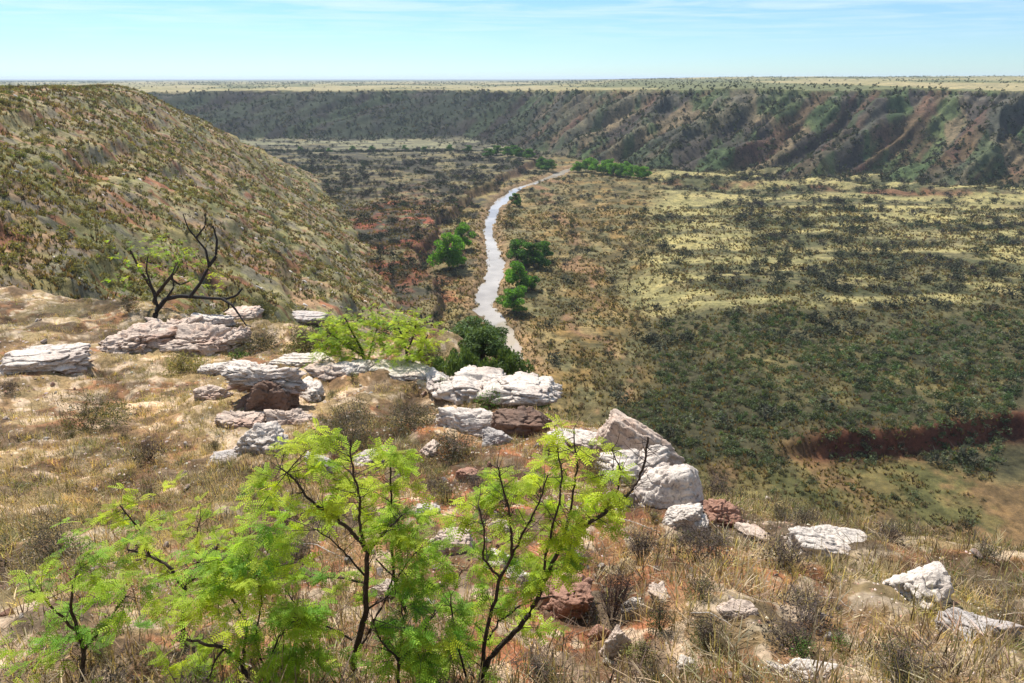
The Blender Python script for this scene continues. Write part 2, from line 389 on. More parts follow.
def zones(x, y, q=None):
    """vegetation / soil map of the valley floor, world coordinates -> dict of masks"""
    px, py = proj(x, y, 0*x)
    wx = (fbm(x/18, y/18, 71, 4)-.5)*2; wy = (fbm(x/18, y/18, 75, 4)-.5)*2
    dep = np.maximum(y, 40); k = F/dep*9
    px = px+wx*k*1.6; py = py+wy*k*.9
    Z = {}
    Z['carpet'] = ss(628, 665, px+(py-400)*.25)*ss(305, 362, py+14*(fbm(x/12, y/16, 78, 3)-.5)*2)*(1-ss(462, 486, py-(px-760)*.0))
    Z['right'] = ss(630, 680, px)*(1-Z['carpet'])*(1-ss(470, 485, py))
    Z['low'] = ss(468, 485, py)*(px > 520)
    Z['mid'] = ss(500, 520, px-np.interp(py, [165, 200, 260, 350, 400], [40, -5, 0, 5, 20]))*(1-Z['right'])*(1-Z['carpet'])*(1-Z['low'])
    Z['left'] = (1-ss(500, 520, px-np.interp(py, [165, 200, 260, 350, 400], [40, -5, 0, 5, 20])))*(y > 60)
    Z['px'], Z['py'] = px, py
    return Z
def mixa(c, d, f): return c*(1-f[:, None])+np.array(d)[None]*f[:, None]
def ground_colour(x, y, z, q):
    Z = zones(x, y); px, py = Z['px'], Z['py']
    n1 = fbm(x/9, y/9, 81, 5); n2 = fbm(x/30, y/30, 85, 4); n3 = fbm(x/2.5, y/2.5, 88, 4)
    c = np.tile(np.array([.165, .150, .085]), (len(x), 1))
    # right of the river: olive tan with a reddish trail
    c = mixa(c, (.20, .14, .065), Z['mid']*ss(.4, .6, n1))
    c = mixa(c, (.235, .185, .10), Z['mid']*ss(.5, .62, fbm(x/5, y/12, 90, 4))*.8)
    c = mixa(c, (.10, .085, .045), Z['mid']*ss(.52, .60, fbm(x/7, y/9, 92, 5))*.8)
    trail = np.interp(py, [170, 230, 300, 400, 440], [540, 562, 590, 622, 640])
    c = mixa(c, (.25, .15, .10), Z['mid']*np.exp(-((px-trail)/9)**2)*.75*ss(.35, .5, n1))
    # far right flats: pale yellow-green grass in bands
    band = fbm(x/38, y/11+1.3*fbm(x/30, y/40, 93, 3), 91, 5)
    c = mixa(c, (.33, .295, .15), Z['right']*ss(.46, .58, band)*.95)
    c = mixa(c, (.085, .09, .05), Z['right']*(1-ss(.40, .49, band))*.85)
    c = mixa(c, (.24, .20, .12), Z['right']*ss(.56, .66, n1)*.4)
    c = mixa(c, (.050, .048, .030), Z['carpet']*.95)
    c = mixa(c, (.15, .13, .065), Z['carpet']*ss(.60, .70, n2)*.7)
    c = mixa(c, (.125, .105, .05), Z['low']*.9); c = mixa(c, (.07, .075, .035), Z['low']*ss(.5, .6, fbm(x/5, y/6, 99, 5))*.8); c = mixa(c, (.17, .11, .065), Z['low']*ss(.52, .62, n1)*.8)
    # left of the river: burnt woodland floor, straw bank next to the water
    c = mixa(c, (.068, .064, .052), Z['left']*.95)
    c = mixa(c, (.23, .20, .115), Z['left']*ss(.53, .62, fbm(x/16, y/9, 94, 5))*.7)
    c = mixa(c, (.24, .235, .16), Z['left']*(1-ss(148, 160, py))*ss(.42, .56, band)*.8)
    c = mixa(c, (.29, .235, .115), Z['left']*np.exp(-((q['dr']-q['wid']-9)/7)**2)*.9*ss(.3, .5, n1))
    # red badlands by the toe of the hillside
    bad = blob(px, py, 408, 262, 40, 50)+blob(px, py, 392, 232, 34, 14)
    c = mixa(c, (.075, .05, .035), np.clip(bad*1.3, 0, 1)*ss(.44, .56, n1)*.9)
    c = mixa(c, (.26, .09, .06), np.clip(bad, 0, 1)*ss(.50, .58, fbm(x/5, y/4, 96, 5))*.9)
    c = mixa(c, (.28, .19, .12), np.exp(-((q['dr']-q['wid']-2.5)/3)**2)*.8*(z < 9))
    # cut banks (steep red clay)
    c = mixa(c, (.12, .045, .032), np.exp(-((q['ye'])/2.6)**2)*ss(44, 56, x)*.95)
    c = mixa(c, (.22, .10, .07), np.exp(-((q['ye2'])/6)**2)*ss(70, 110, x)*(1-ss(230, 290, x))*.7*ss(.4,.55,n1))
    c = mixa(c, (.17, .10, .07), np.exp(-((q['xb'])/2.2)**2)*(y > 140)*(y < 540)*.7)
    # canyon wall
    s = q['s']; wm = ss(.02, .12, s)*(y > 250)
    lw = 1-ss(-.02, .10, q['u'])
    wc = np.tile(np.array([.062, .054, .048]), (len(x), 1))*(1-.5*lw[:, None])  # left wall made darker to put its shade into the colour
    wc = mixa(wc, (.165, .13, .085), ss(.49, .60, fbm((x-.9*y)/30, y/70, 101, 5))*(.25+.75*(1-lw)))
    wc = mixa(wc, (.065, .10, .042), ss(.43, .53, fbm(x/20-y/60, y/50, 104, 5))*.8)
    wc = mixa(wc, (.12, .062, .048), ss(.58, .66, fbm((x-.9*y)/20, y/90, 107, 5))*(.1+.55*(1-lw)))
    wc = mixa(wc, (.07, .08, .06), ss(.62, .85, q['gul'])*.5)
    wc = mixa(wc, (.16, .145, .12), np.exp(-((s-.9)/.035)**2)*.7*ss(.45, .55, n1))
    wc = wc*(1-.5*lw[:, None])*np.array([1, 1.02, 1.08])  # left wall's shade deepened again in the colour, slight blue cast overall
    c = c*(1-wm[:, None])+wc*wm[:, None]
    # plateau
    pm = ss(.985, 1.02, s)*(y > 250)
    pc = np.tile(np.array([.30, .27, .155]), (len(x), 1))
    pb = fbm(x/160, y/260, 110, 5)
    pc = mixa(pc, (.11, .13, .07), ss(.52, .60, pb)*.8)
    pc = mixa(pc, (.36, .31, .20), (1-ss(.38, .46, pb))*.7)
    pc = mixa(pc, (.10, .12, .08), ss(2600, 5200, np.hypot(x, y))*(.55+.45*ss(.4, .6, fbm(x/1500, y/1500, 113, 4))))
    c = c*(1-pm[:, None])+pc*pm[:, None]
    # left hillside
    hm = ss(-.6, 1.2, q['hill'])
    st = fbm((x*.94+y*.35)/13, (y*.94-x*.35)/3.6, 120, 5)      # streaks straight down the slope
    hc = np.tile(np.array([.29, .255, .155]), (len(x), 1))
    hc = mixa(hc, (.30, .19, .135), ss(.50, .58, st)*.75)
    hc = mixa(hc, (.20, .205, .085), ss(.50, .60, n1)*.6)
    hc = mixa(hc, (.19, .17, .15), ss(.56, .64, n3)*.7)
    hc = mixa(hc, (.26, .10, .065), ss(.63, .68, fbm(x/5, y/3, 124, 5))*.7)
    c = c*(1-hm[:, None])+hc*hm[:, None]
    # the hill underfoot
    fm = ss(-.3, .3, q['fg'])
    fc = np.tile(np.array([.29, .20, .125]), (len(x), 1))
    m = fm > 0
    f1 = fbm(x/1.1, y/1.1, 130, 5); f2 = fbm(x/.35, y/.35, 133, 4); f3 = fbm(x/2.4, y/2.4, 136, 4)
    redz = np.clip(np.exp(-((x+.4)/4)**2-((y-10)/6)**2)+np.exp(-((x-1.4)/2.2)**2-((y-5.6)/2.4)**2), 0, 1)
    fc = mixa(fc, (.38, .165, .095), ss(.50-.13*redz, .58-.12*redz, f3)*(.5+.45*redz))
    fc = mixa(fc, (.33, .265, .16), ss(.48, .56, f1)*(.8-.5*redz))
    fc = mixa(fc, (.58, .47, .37), ss(.57, .62, f2)*.9)
    fc = mixa(fc, (.11, .08, .055), (1-ss(.40, .48, f1))*.8)
    c = c*(1-fm[:, None])+fc*fm[:, None]
    gr = c.mean(1)[:, None]
    c = gr+(c-gr)*1.07          # dusty, slightly greyed earth colours
    return np.clip(c*np.where((q['fg'] > -.3)[:, None], [.82, .78, .72], [.785, .775, .71]), .01, .9)
ground()

# ------------------------------------------------------------------ river
def river():
    pts = np.array([(a, b) for a, b in RIV]); n = 260
    d = np.r_[0, np.cumsum(np.linalg.norm(np.diff(pts, axis=0), axis=1))]
    q = np.linspace(0, d[-1], n); X = np.interp(q, d, pts[:, 0]); Y = np.interp(q, d, pts[:, 1]); W = np.interp(q, d, RW)
    tx, ty = np.gradient(X), np.gradient(Y); l = np.hypot(tx, ty); nx, ny = -ty/l, tx/l
    V, Fc = [], []
    K = 7
    for k in range(K):
        f = (k/(K-1)-.5)*2
        ww = W*.5+3.0
        V.append(np.stack([X+nx*f*ww, Y+ny*f*ww, np.full(n, WZ)], 1))
    V = np.concatenate(V)
    for k in range(K-1):
        for i in range(n-1): Fc.append([k*n+i, k*n+i+1, (k+1)*n+i+1, (k+1)*n+i])
    m, nn, o = newmat("muddy_water"); p = principled(nn, o, .07, .7)
    g = nn.nodes.new("ShaderNodeNewGeometry"); a = noise(nn, .06, 4, .6, g.outputs["Position"])
    sy = nn.nodes.new('ShaderNodeSeparateXYZ'); nn.links.new(g.outputs['Position'], sy.inputs[0]); mr = nn.nodes.new('ShaderNodeMapRange'); mr.inputs[1].default_value = 128; mr.inputs[2].default_value = 165; nn.links.new(sy.outputs[1], mr.inputs[0])
    clear = ramp(nn, a.outputs[0], [(.35, (.27, .23, .18)), (.6, (.42, .37, .31))]); nn.links.new(mixc(nn, (.34, .22, .12), clear, mr.outputs[0]), p.inputs[0])
    b = noise(nn, 1.2, 4, .6, g.outputs["Position"]); bump(nn, p, b.outputs[0], .25, .05)
    tag(obj("river", mesh_np("river", V, np.array(Fc), None, True), m), kind='structure')
river()
# ------------------------------------------------------------------ air
def haze():
    bm_v = [(a, b, c) for a in (-25000, 25000) for b in (-25000, 25000) for c in (-9, 92)]
    fc = [(0, 1, 3, 2), (4, 6, 7, 5), (0, 4, 5, 1), (2, 3, 7, 6), (0, 2, 6, 4), (1, 5, 7, 3)]
    m, n, o = newmat("thin_haze"); v = n.nodes.new("ShaderNodeVolumePrincipled")
    v.inputs["Color"].default_value = (.72, .84, 1, 1); v.inputs["Density"].default_value = HAZE; v.inputs["Anisotropy"].default_value = .2
    n.links.new(v.outputs[0], o.inputs[1])
    tag(obj("haze", mesh_np("haze", np.array(bm_v), np.array(fc)), m), 'thin blue distance haze over the canyon', 'haze', kind='stuff')
HAZE = 0.0001
haze()
# ------------------------------------------------------------------ plant templates (triangle soups)
def leaf_tris(P, size, rng, col, cv=.25, flat=0):
    """one small triangle per point, random orientation"""
    n = len(P); M = rot_rand(n, rng)
    if flat: M[:, 2, :] *= (1-flat)
    s = size*rng.uniform(.6, 1.4, n)
    a = M[:, :, 0]*s[:, None]; b = M[:, :, 1]*s[:, None]*.55
    V = np.stack([P-a*.5-b*.4, P+a*.6, P-a*.3+b*.8], 1).reshape(-1, 3)
    c = np.maximum(np.array(col)[None]*(1+rng.normal(0, cv, n))[:, None], .005)
    return V, np.arange(3*n).reshape(-1, 3), np.repeat(c, 3, 0)
def lump_points(n, rng, lumps=9, flat=.8, hollow=.45, spread=.62):
    ce = rng.normal(size=(lumps, 3)); ce /= np.linalg.norm(ce, axis=1)[:, None]; ce *= rng.uniform(.2, 1, (lumps, 1))**.5*spread
    ce[:, 2] = np.abs(ce[:, 2])*flat
    rad = rng.uniform(.22, .42, lumps)
    k = rng.choice(lumps, n, p=rad**2/np.sum(rad**2))
    d = rng.normal(size=(n, 3)); d /= np.linalg.norm(d, axis=1)[:, None]
    return ce[k]+d*(rad[k]*rng.uniform(hollow, 1.05, n)**.6)[:, None]*[1, 1, .8]
def needle(a, b, w, rng):
    """thin triangle-pair from a to b"""
    d = b-a; s = np.cross(d, rng.normal(size=3)); s = s/(np.linalg.norm(s)+1e-9)*w
    return np.array([a-s, a+s, b])
def twig_soup(rng, n_main=9, n_sub=9, h=1.0, spread=.75, w=.02, col=(.06, .05, .045)):
    V = []
    for i in range(n_main):
        a = rng.uniform(0, 2*math.pi); tilt = rng.uniform(.1, spread)
        e = np.array([math.cos(a)*tilt, math.sin(a)*tilt, rng.uniform(.65, 1.0)])*h*.85
        p0 = np.array([math.cos(a), math.sin(a), 0])*.05
        mid = p0*.5+e*.5+rng.normal(0, .05, 3)
        V.append(needle(p0, mid, w*1.3, rng)); V.append(needle(p0*.3+mid*.7, e, w, rng))
        for j in range(n_sub):
            t = rng.uniform(.3, 1); q = p0+(e-p0)*t
            f = q+np.array([rng.normal(0, .22), rng.normal(0, .22), rng.uniform(.0, .28)])*h
            V.append(needle(q, f, w*.55, rng))
    V = np.concatenate(V); n = len(V)//3
    c = np.array(col)[None]*rng.uniform(.6, 1.6, (n, 1))
    return V, np.arange(3*n).reshape(-1, 3), np.repeat(c, 3, 0)
def bush_tpl(seed, n=110, size=.16, col=(1, 1, 1), twigs=True, lumps=8, dark=.5):
    rng = np.random.default_rng(seed)
    P = lump_points(n, rng, lumps); P[:, 2] += .18; P[:, 2] = np.abs(P[:, 2]); P[:, :2] *= .85
    V, Fc, c = leaf_tris(P, size, rng, col)
    if twigs:
        v2, f2, c2 = twig_soup(rng, 5, 4, .8, .6, .022, (.45, .38, .4))
        Fc = np.concatenate([Fc, f2+len(V)]); V = np.concatenate([V, v2]); c = np.concatenate([c, c2])
    return V, Fc, c
def bare_tpl(seed, m=8, s=6, leaf=60):
    rng = np.random.default_rng(seed)
    V, Fc, c = twig_soup(rng, m, s, 1.0, .8, .022, (1, 1, 1))
    P = lump_points(leaf, rng, 7); P[:, 2] = np.abs(P[:, 2])*.75+.25; P[:, :2] *= .85
    v2, f2, c2 = leaf_tris(P, .15, rng, (1.0, 1.12, .85))
    return np.concatenate([V, v2]), np.concatenate([Fc, f2+len(V)]), np.concatenate([c, c2])

def scatter(n, ymin, ymax, dens, umax=.84, seed=0, power=2.0, umin=None):
    """random ground points in the wedge ahead; dens(x,y,info)->0..1 acceptance"""
    rng = np.random.default_rng(seed)
    y = (rng.uniform(ymin**power, ymax**power, n))**(1/power); x = y*rng.uniform(-umax if umin is None else umin, umax, n)
    z, q = H(x, y, True)
    keep = rng.uniform(0, 1, n) < dens(x, y, q)
    x, y, z = x[keep], y[keep], z[keep]
    v = visible(x, y, z+1.0)
    return np.stack([x, y, z], 1)[v], rng
def plant_out(name, P, sc, tint, tpls, mat, label, cat, group, rng, indiv=300, stuffname=None, stufflabel=None, zs=None, sink=.05):
    """the largest-looking 300 become objects, the rest one stuff mesh"""
    dist = np.linalg.norm(P-np.array([0, 0, CAMZ]), axis=1)
    order = np.argsort(-(sc/dist)); px, py = proj(P[:, 0], P[:, 1], P[:, 2])
    on = (px > -20) & (px < 1044) & (py < 700)
    order = np.concatenate([order[on[order]], order[~on[order]]])
    ind, rest = order[:indiv], order[indiv:]
    P = P.copy(); P[:, 2] -= sink*sc
    yaw = rng.uniform(0, 6.28, len(P))
    if zs is None: zs = rng.uniform(.8, 1.2, len(P))
    # a few tint families so that shared meshes still vary
    fam = []
    for t in range(3):
        for k, (V, Fc, c) in enumerate(tpls):
            tt = tint[ind][t::3].mean(0) if len(ind) > 3 else tint.mean(0)
            me = mesh_np(name, V, Fc, np.clip(c*tt*[.85, 1, 1.15][t], .005, 1)); me.materials.append(mat); fam.append(me)
    for n_, i in enumerate(ind):
        o = bpy.data.objects.new(name, fam[int(rng.integers(len(fam)))]); C.objects.link(o)
        o.location = P[i]; o.rotation_euler = (0, 0, yaw[i]); o.scale = (sc[i], sc[i], sc[i]*zs[i])
        lb = label(P[i], sc[i]) if callable(label) else label
        tag(o, lb, cat, group)
    if len(rest):
        Vs, Fs, Cs = [], [], []; base = 0
        pick = rng.integers(0, len(tpls), len(rest))
        for k, (V, Fc, c) in enumerate(tpls):
            r_ = rest[pick == k]
            if not len(r_): continue
            v, f, cc = stamp(V, Fc, P[r_], yaw[r_], sc[r_], tint[r_], c, zs[r_])
            Vs.append(v); Fs.append(f+base); Cs.append(cc); base += len(v)
        o = obj(stuffname, mesh_np(stuffname, np.concatenate(Vs), np.concatenate(Fs), np.clip(np.concatenate(Cs), .005, 1)), mat)
        tag(o, stufflabel, cat, kind='stuff')
def tints(n, cols, rng, v=.18):
    cols = np.array(cols); return np.clip(cols[rng.integers(0, len(cols), n)]*(1+rng.normal(0, v, (n, 1)))*(1+rng.normal(0, .05, (n, 3))), .006, 1)

T_bush = [bush_tpl(s, 80, .19) for s in (1, 2, 3)]
T_far = [bush_tpl(s, 34, .34, twigs=False, lumps=5) for s in (4, 5, 6)]
T_bare = [bare_tpl(s) for s in (7, 8, 9)]
T_barefar = [bare_tpl(s, 6, 4, 16) for s in (10, 11)]

LM = [(565, 168, 'the far river bend'), (612, 176, 'the bright green grove'), (516, 204, 'the lone round river tree'), (452, 262, 'the tall left bank tree'), (522, 285, 'the right bank tree cluster'),
      (745, 180, 'the low red step'), (408, 255, 'the red badlands'), (820, 440, 'the dark red cut bank'), (600, 320, 'the reddish trail'), (740, 370, 'the green scrub patch'), (880, 260, 'the pale grass bands'),
      (700, 250, 'the nearest pale grass band'), (345, 200, 'the foot of the left hillside'), (430, 155, 'the pale flat below the canyon wall'), (720, 500, 'the open olive flat'), (300, 160, 'the spur end'), (960, 350, 'the far right grass'), (700, 400, 'the left part of the green scrub'), (780, 345, 'the upper edge of the green scrub'), (900, 345, 'the outer green scrub'), (675, 450, 'the lower corner of the green scrub'), (790, 400, 'the heart of the green scrub'), (870, 395, 'the scrub terrace above the bank'), (960, 410, 'the far end of the cut bank'), (800, 480, 'the flat below the cut bank'), (920, 470, 'the outer flat below the bank'), (655, 370, 'the left border of the green scrub'), (840, 370, 'the right side of the green scrub')]
LMF = [(675, 485, 'the smooth white boulder'), (262, 395, 'the dark brown block'), (350, 410, 'the wide twiggy shrub'), (470, 420, 'the rounded white boulder'), (410, 372, 'the low white slab'), (360, 640, 'the forked sapling trunk'), (490, 640, 'the tall right sapling'), (612, 600, 'the dark purplish shrub'), (830, 540, 'the lone flat boulder'), (740, 620, 'the flat pinkish stone'), (205, 450, 'the thin flat grey rock'), (80, 430, 'the far left olive shrub'), (60, 600, 'the far left sapling'), (950, 610, 'the far right boulders'), (430, 515, 'the small pointed stone'), (200, 600, 'the crooked left sapling'), (540, 500, 'the long bare branch'), (690, 560, 'the low olive brush'), (860, 660, 'the bottom right weeds'), (200, 345, 'the broad outcrop'), (60, 350, 'the far left ledge')]
LMW = [(230, 110, 'the left spur crest'), (330, 115, 'the middle of the dark wall'), (440, 115, 'the dark wall corner'), (590, 100, 'the green gully'), (480, 135, 'the pale flat end'), (540, 140, 'the river bend slope'),
       (640, 130, 'the first red streak'), (720, 115, 'the second red streak'), (800, 110, 'the right hand rim'), (700, 165, 'the foot of the right slope'), (900, 120, 'the far right canyon slope'), (980, 160, 'the far right slope foot')]
LMH = [(200, 130, 'the spur crest'), (300, 190, 'the spur foot'), (250, 200, 'the middle of the left hillside'), (180, 200, 'the red scar'), (350, 270, 'the gully toe'), (300, 290, 'the grey ledge rock'), (215, 250, 'the black dead branch'),
       (60, 160, 'the upper left shoulder'), (60, 250, 'the far left slope'), (400, 300, 'the badlands edge'), (120, 110, 'the hilltop')]
def namer(what, marks, big, unit):
    def f(p, s):
        px, py = (float(v) for v in proj(p[0], p[1], p[2]))
        k = min(range(len(marks)), key=lambda i: (px-marks[i][0])**2+((py-marks[i][1])*2.2)**2)
        dx, dy = px-marks[k][0], (py-marks[k][1])*2.2; far = math.hypot(dx, dy)
        if far < 14: w_ = 'right at'
        elif abs(dx) > abs(dy): w_ = ('just ' if far < 40 else '')+('right of' if dx > 0 else 'left of')
        else: w_ = ('just ' if far < 40 else '')+('in front of' if dy > 0 else 'beyond')
        z_ = 'small' if s < big[0] else ('large' if s > big[1] else 'middling')
        return f'{z_} {what} {w_} {marks[k][2]}'
    return f
# --- dark leafless brush on the valley floor
def d_brush(x, y, q):
    foot = (q['s'] > .0)*(q['s'] < .5)*(y > 250)*.35*ss(.45, .55, fbm(x/22, y/22, 141, 4))
    Z = zones(x, y); band = fbm(x/38, y/11+1.3*fbm(x/30, y/40, 93, 3), 91, 5); n = fbm(x/14, y/14, 140, 4)
    d = Z['right']*(.16+.8*(1-ss(.42, .54, band)))*ss(.35, .5, n) + Z['left']*ss(.40, .5, n)*.95*(1-ss(.5, .6, fbm(x/16, y/9, 94, 5))*.7)
    d = d+Z['mid']*.08+Z['carpet']*.07+Z['low']*.02
    ok = (q['s'] < .04) & (q['dr'] > q['wid']+5) & (q['hill'] < 1) & (q['fg'] < 0)
    d = d*(1-.75*(1-ss(147, 158, Z['py'])))
    return d*ok+foot
P, rng = scatter(46000, 84, 740, d_brush, seed=21, power=1.8)
sc = 1.1+3.1*rng.uniform(0, 1, len(P))**1.8; pxx, _ = proj(P[:, 0], P[:, 1], P[:, 2])
ti = tints(len(P), [(.060, .055, .045), (.075, .066, .055), (.05, .058, .036), (.055, .048, .05), (.065, .075, .04)], rng)
plant_out('brush_shrub', P, sc, ti, T_bare, M_twig, namer('dark leafless brush shrub', LM, (2.2, 3.2), 1), 'shrub', 'dark brush on the valley floor', rng, 300, 'distant_brush', 'dark bare brush covering the far valley floor')
# --- low green scrub carpet and small shrubs by the river
def d_green(x, y, q):
    Z = zones(x, y); n = fbm(x/9, y/9, 150, 4)
    d = Z['carpet']*.98*ss(.22, .34, n)+Z['right']*.3*ss(.45, .55, n)+Z['mid']*.5*ss(.38, .5, n)+Z['left']*.35*ss(.45, .54, n)+Z['low']*.8*ss(.40, .5, n)
    ok = (q['s'] < .04) & (q['dr'] > q['wid']+2) & (q['hill'] < 1) & (q['fg'] < 0)
    return d*ok
P, rng = scatter(62000, 60, 460, d_green, seed=22, power=1.35)
Z = zones(P[:, 0], P[:, 1]); cm = Z['carpet'] > .5; mid = Z['mid'] > .5
sc = np.where(cm, rng.uniform(.6, 1.7, len(P)), (.3+1.1*rng.uniform(0, 1, len(P))**2.5)*(.8+P[:, 1]/500))
ti = np.where(cm[:, None], tints(len(P), [(.055, .09, .034), (.08, .12, .045), (.13, .165, .085), (.03, .045, .026), (.17, .18, .12)], rng),
              tints(len(P), [(.085, .085, .040), (.11, .09, .05), (.065, .075, .035), (.12, .085, .05)], rng))
plant_out('scrub_bush', P, sc, ti, T_bush, M_bush, namer('low green scrub bush', LM, (.8, 1.25), 1), 'bush', 'low green scrub on the valley floor', rng, 300, 'low_scrub', 'low green and olive scrub covering the valley floor')
# --- grass tufts and clods speckling the valley floor and hillside
def tuft_tpl(seed):
    rng = np.random.default_rng(seed); V = []
    for i in range(9):
        a = rng.uniform(0, 6.28); e = np.array([math.cos(a)*rng.uniform(.2, .6), math.sin(a)*rng.uniform(.2, .6), rng.uniform(.5, 1)])
        V.append(needle(e*[.3, .3, 0], e, .13, rng))
    V = np.concatenate(V); c = np.repeat(rng.uniform(.6, 1.3, (9, 1)), 3, 0)*np.ones(3); return V, np.arange(27).reshape(-1, 3), c
def d_tuft(x, y, q):
    return (q['s'] < .04)*(q['dr'] > q['wid']+.8)*(q['fg'] < -.5)*ss(.36, .52, fbm(x/5, y/5, 155, 4))
P, rng = scatter(84000, 58, 330, d_tuft, seed=29, power=1.0)
k = 1.0+P[:, 1]/300
tuft_t = [tuft_tpl(s_) for s_ in (91, 92)]; vs, fs, cs, base = [], [], [], 0; pick = rng.integers(0, 2, len(P))
ti = tints(len(P), [(.24, .18, .08), (.12, .12, .045), (.09, .07, .045), (.30, .25, .12), (.16, .11, .065)], rng)
for a_ in (0, 1):
    m_ = pick == a_
    v, f, c = stamp(tuft_t[a_][0], tuft_t[a_][1], P[m_], rng.uniform(0, 6.28, m_.sum()), (rng.uniform(.25, .6, len(P))*k)[m_], ti[m_], tuft_t[a_][2]); vs.append(v); fs.append(f+base); cs.append(c); base += len(v)
tag(obj('grass_tufts', mesh_np('grass_tufts', np.concatenate(vs), np.concatenate(fs), np.concatenate(cs)), M_bush), 'straw and olive grass tufts speckling the valley floor', 'grass', kind='stuff')
# --- left hillside
def d_hill(x, y, q): return (q['hill'] > .5)*(q['fg'] < 0)*(.35+.6*ss(.45, .58, fbm(x/10, y/10, 160, 4)))
P, rng = scatter(40000, 30, 420, d_hill, seed=23, power=1.4, umax=.1, umin=-.84)
k = P[:, 0] < 20; P = P[k]
sc = .22+1.25*rng.uniform(0, 1, len(P))**2.4
ti = tints(len(P), [(.17, .19, .055), (.12, .14, .045), (.24, .22, .09), (.075, .08, .04), (.22, .18, .11)], rng)
plant_out('hillside_bush', P, sc, ti, T_bush, M_bush, namer('yellowish olive hillside bush', LMH, (.6, .95), 1), 'bush', 'bushes on the left hillside', rng, 300,
          'hillside_scrub', 'olive and straw coloured scrub dotting the steep left hillside')
# --- canyon wall and rim
def d_wall(x, y, q): return (q['s'] > .03)*(q['s'] < 1.0)*(y > 250)*(.30+.6*ss(.45, .56, fbm(x/30, y/30, 170, 4)))
P, rng = scatter(60000, 380, 920, d_wall, seed=24, umax=.8)
sc = .9+3.0*rng.uniform(0, 1, len(P))**2.2
ti = tints(len(P), [(.036, .052, .028), (.05, .062, .034), (.04, .042, .036), (.065, .062, .045)], rng)
plant_out('canyon_bush', P, sc, ti, T_far, M_bush, namer('dark green canyon bush', LMW, (2, 2.8), 1), 'bush', 'bushes on the far canyon slope', rng, 300,
          'canyon_scrub', 'dark scrub covering the far canyon slope')
def d_pl(x, y, q): return (q['s'] > 1.0)*(y > 250)*(.06+.8*ss(.50, .62, fbm(x/160, y/260, 110, 5)))
P, rng = scatter(16000, 560, 3600, d_pl, seed=25, umax=.8, power=1.4)
sc = rng.uniform(1.2, 3.0, len(P))*np.clip(P[:, 1]/1500, 1, 1.6)
ti = tints(len(P), [(.05, .065, .035), (.065, .07, .04)], rng)
plant_out('plateau_bush', P, sc, ti, T_far, M_bush, namer('dark plateau bush', [(200, 84, 'the left end of the rim'), (330, 84, 'the dark wall rim'), (470, 84, 'the rim corner'), (590, 84, 'the green gully head'), (700, 82, 'the pale right plateau'), (820, 80, 'the right hand rim'), (950, 80, 'the far right rim'), (80, 84, 'the hilltop')], (2.2, 3.2), 1), 'bush', 'bushes on the plateau', rng, 300,
          'plateau_scrub', 'scattered dark scrub on the plateau beyond the rim')

# ------------------------------------------------------------------ riverside trees (> trunk, crown)
def tree_tpl(seed, n=5200, leaf=.045, lumps=22, flat=1.0, col=(.085, .20, .026)):
    rng = np.random.default_rng(seed)
    tb = TB()
    top = np.array([rng.normal(0, .04), rng.normal(0, .04), .42])
    pts = resample([(0, 0, -.06), (rng.normal(0, .02), rng.normal(0, .02), .2), top, top+[.02, .02, .35]], 7)
    v, f = tube(pts, np.linspace(.028, .006, 7)); tb.add(v, f, (1, 1, 1))
    ce = []
    for i in range(lumps):
        a = i*2.4+rng.normal(0, .3); rr = rng.uniform(.10, .36); h = rng.uniform(.20, .86)
        rr *= math.sin(min(1, max(.25, (h-.12)/.8))*math.pi)**.5 if h > .5 else 1
        c = np.array([math.cos(a)*rr, math.sin(a)*rr, h*flat]); ce.append(c)
        v, f = tube(resample([pts[2+int(rng.integers(3))], (pts[3]+c)/2+rng.normal(0, .03, 3), c], 4), np.linspace(.011, .003, 4), 4); tb.add(v, f, (1, 1, 1))
    ce = np.array(ce); rad = rng.uniform(.06, .19, lumps)*(1 if lumps < 40 else .75)
    k = rng.choice(lumps, n, p=rad**2/np.sum(rad**2)); d = rng.normal(size=(n, 3)); d /= np.linalg.norm(d, axis=1)[:, None]
    Pn = ce[k]+d*(rad[k]*rng.uniform(.35, 1.1, n)**.5)[:, None]*[1.05, 1.05, .8]
    V, Fc, c = leaf_tris(Pn, leaf, rng, col, .22); br = 1+rng.normal(0, .14, lumps); c = c*br[k].repeat(3)[:, None]
    return tb.mesh('trunk', True), mesh_np('crown', V, Fc, np.clip(c, .005, 1))
TP = [tree_tpl(s) for s in (31, 32, 33)]
TD = [tree_tpl(s, col=(.05, .125, .026)) for s in (34, 35)]
for a, b in TP+TD: a.materials.append(M_treebark); b.materials.append(M_leaf)
proto = {}
ORD = 'first second third fourth fifth sixth seventh eighth ninth tenth eleventh twelfth'.split()
def tree(px, py, hpx, label, group, dark=0, wide=1.0, rz=0, k=0, hitxy=None):
    X, Y = hitxy or onz(px, py, 0); Zg = Hs(X, Y)
    dep = Y*math.cos(PITCH)-(Zg-CAMZ)*math.sin(PITCH); h = hpx*dep/F/math.cos(PITCH*.7)
    key = (dark, k % (2 if dark else 3))
    if key not in proto:
        e = empty('riverside_tree', (0, 0, 0), label, 'tree', group); tm, cm_ = (TD if dark else TP)[key[1]]
        obj('trunk', tm, None, e); obj('crown', cm_, None, e); proto[key] = e; o = e
    else: o = copy_tree(proto[key])
    o.location = (X, Y, Zg-.1); o.scale = (h*wide, h*wide, h); o.rotation_euler = (0, 0, rz)
    tag(o, label, 'tree', group); return o
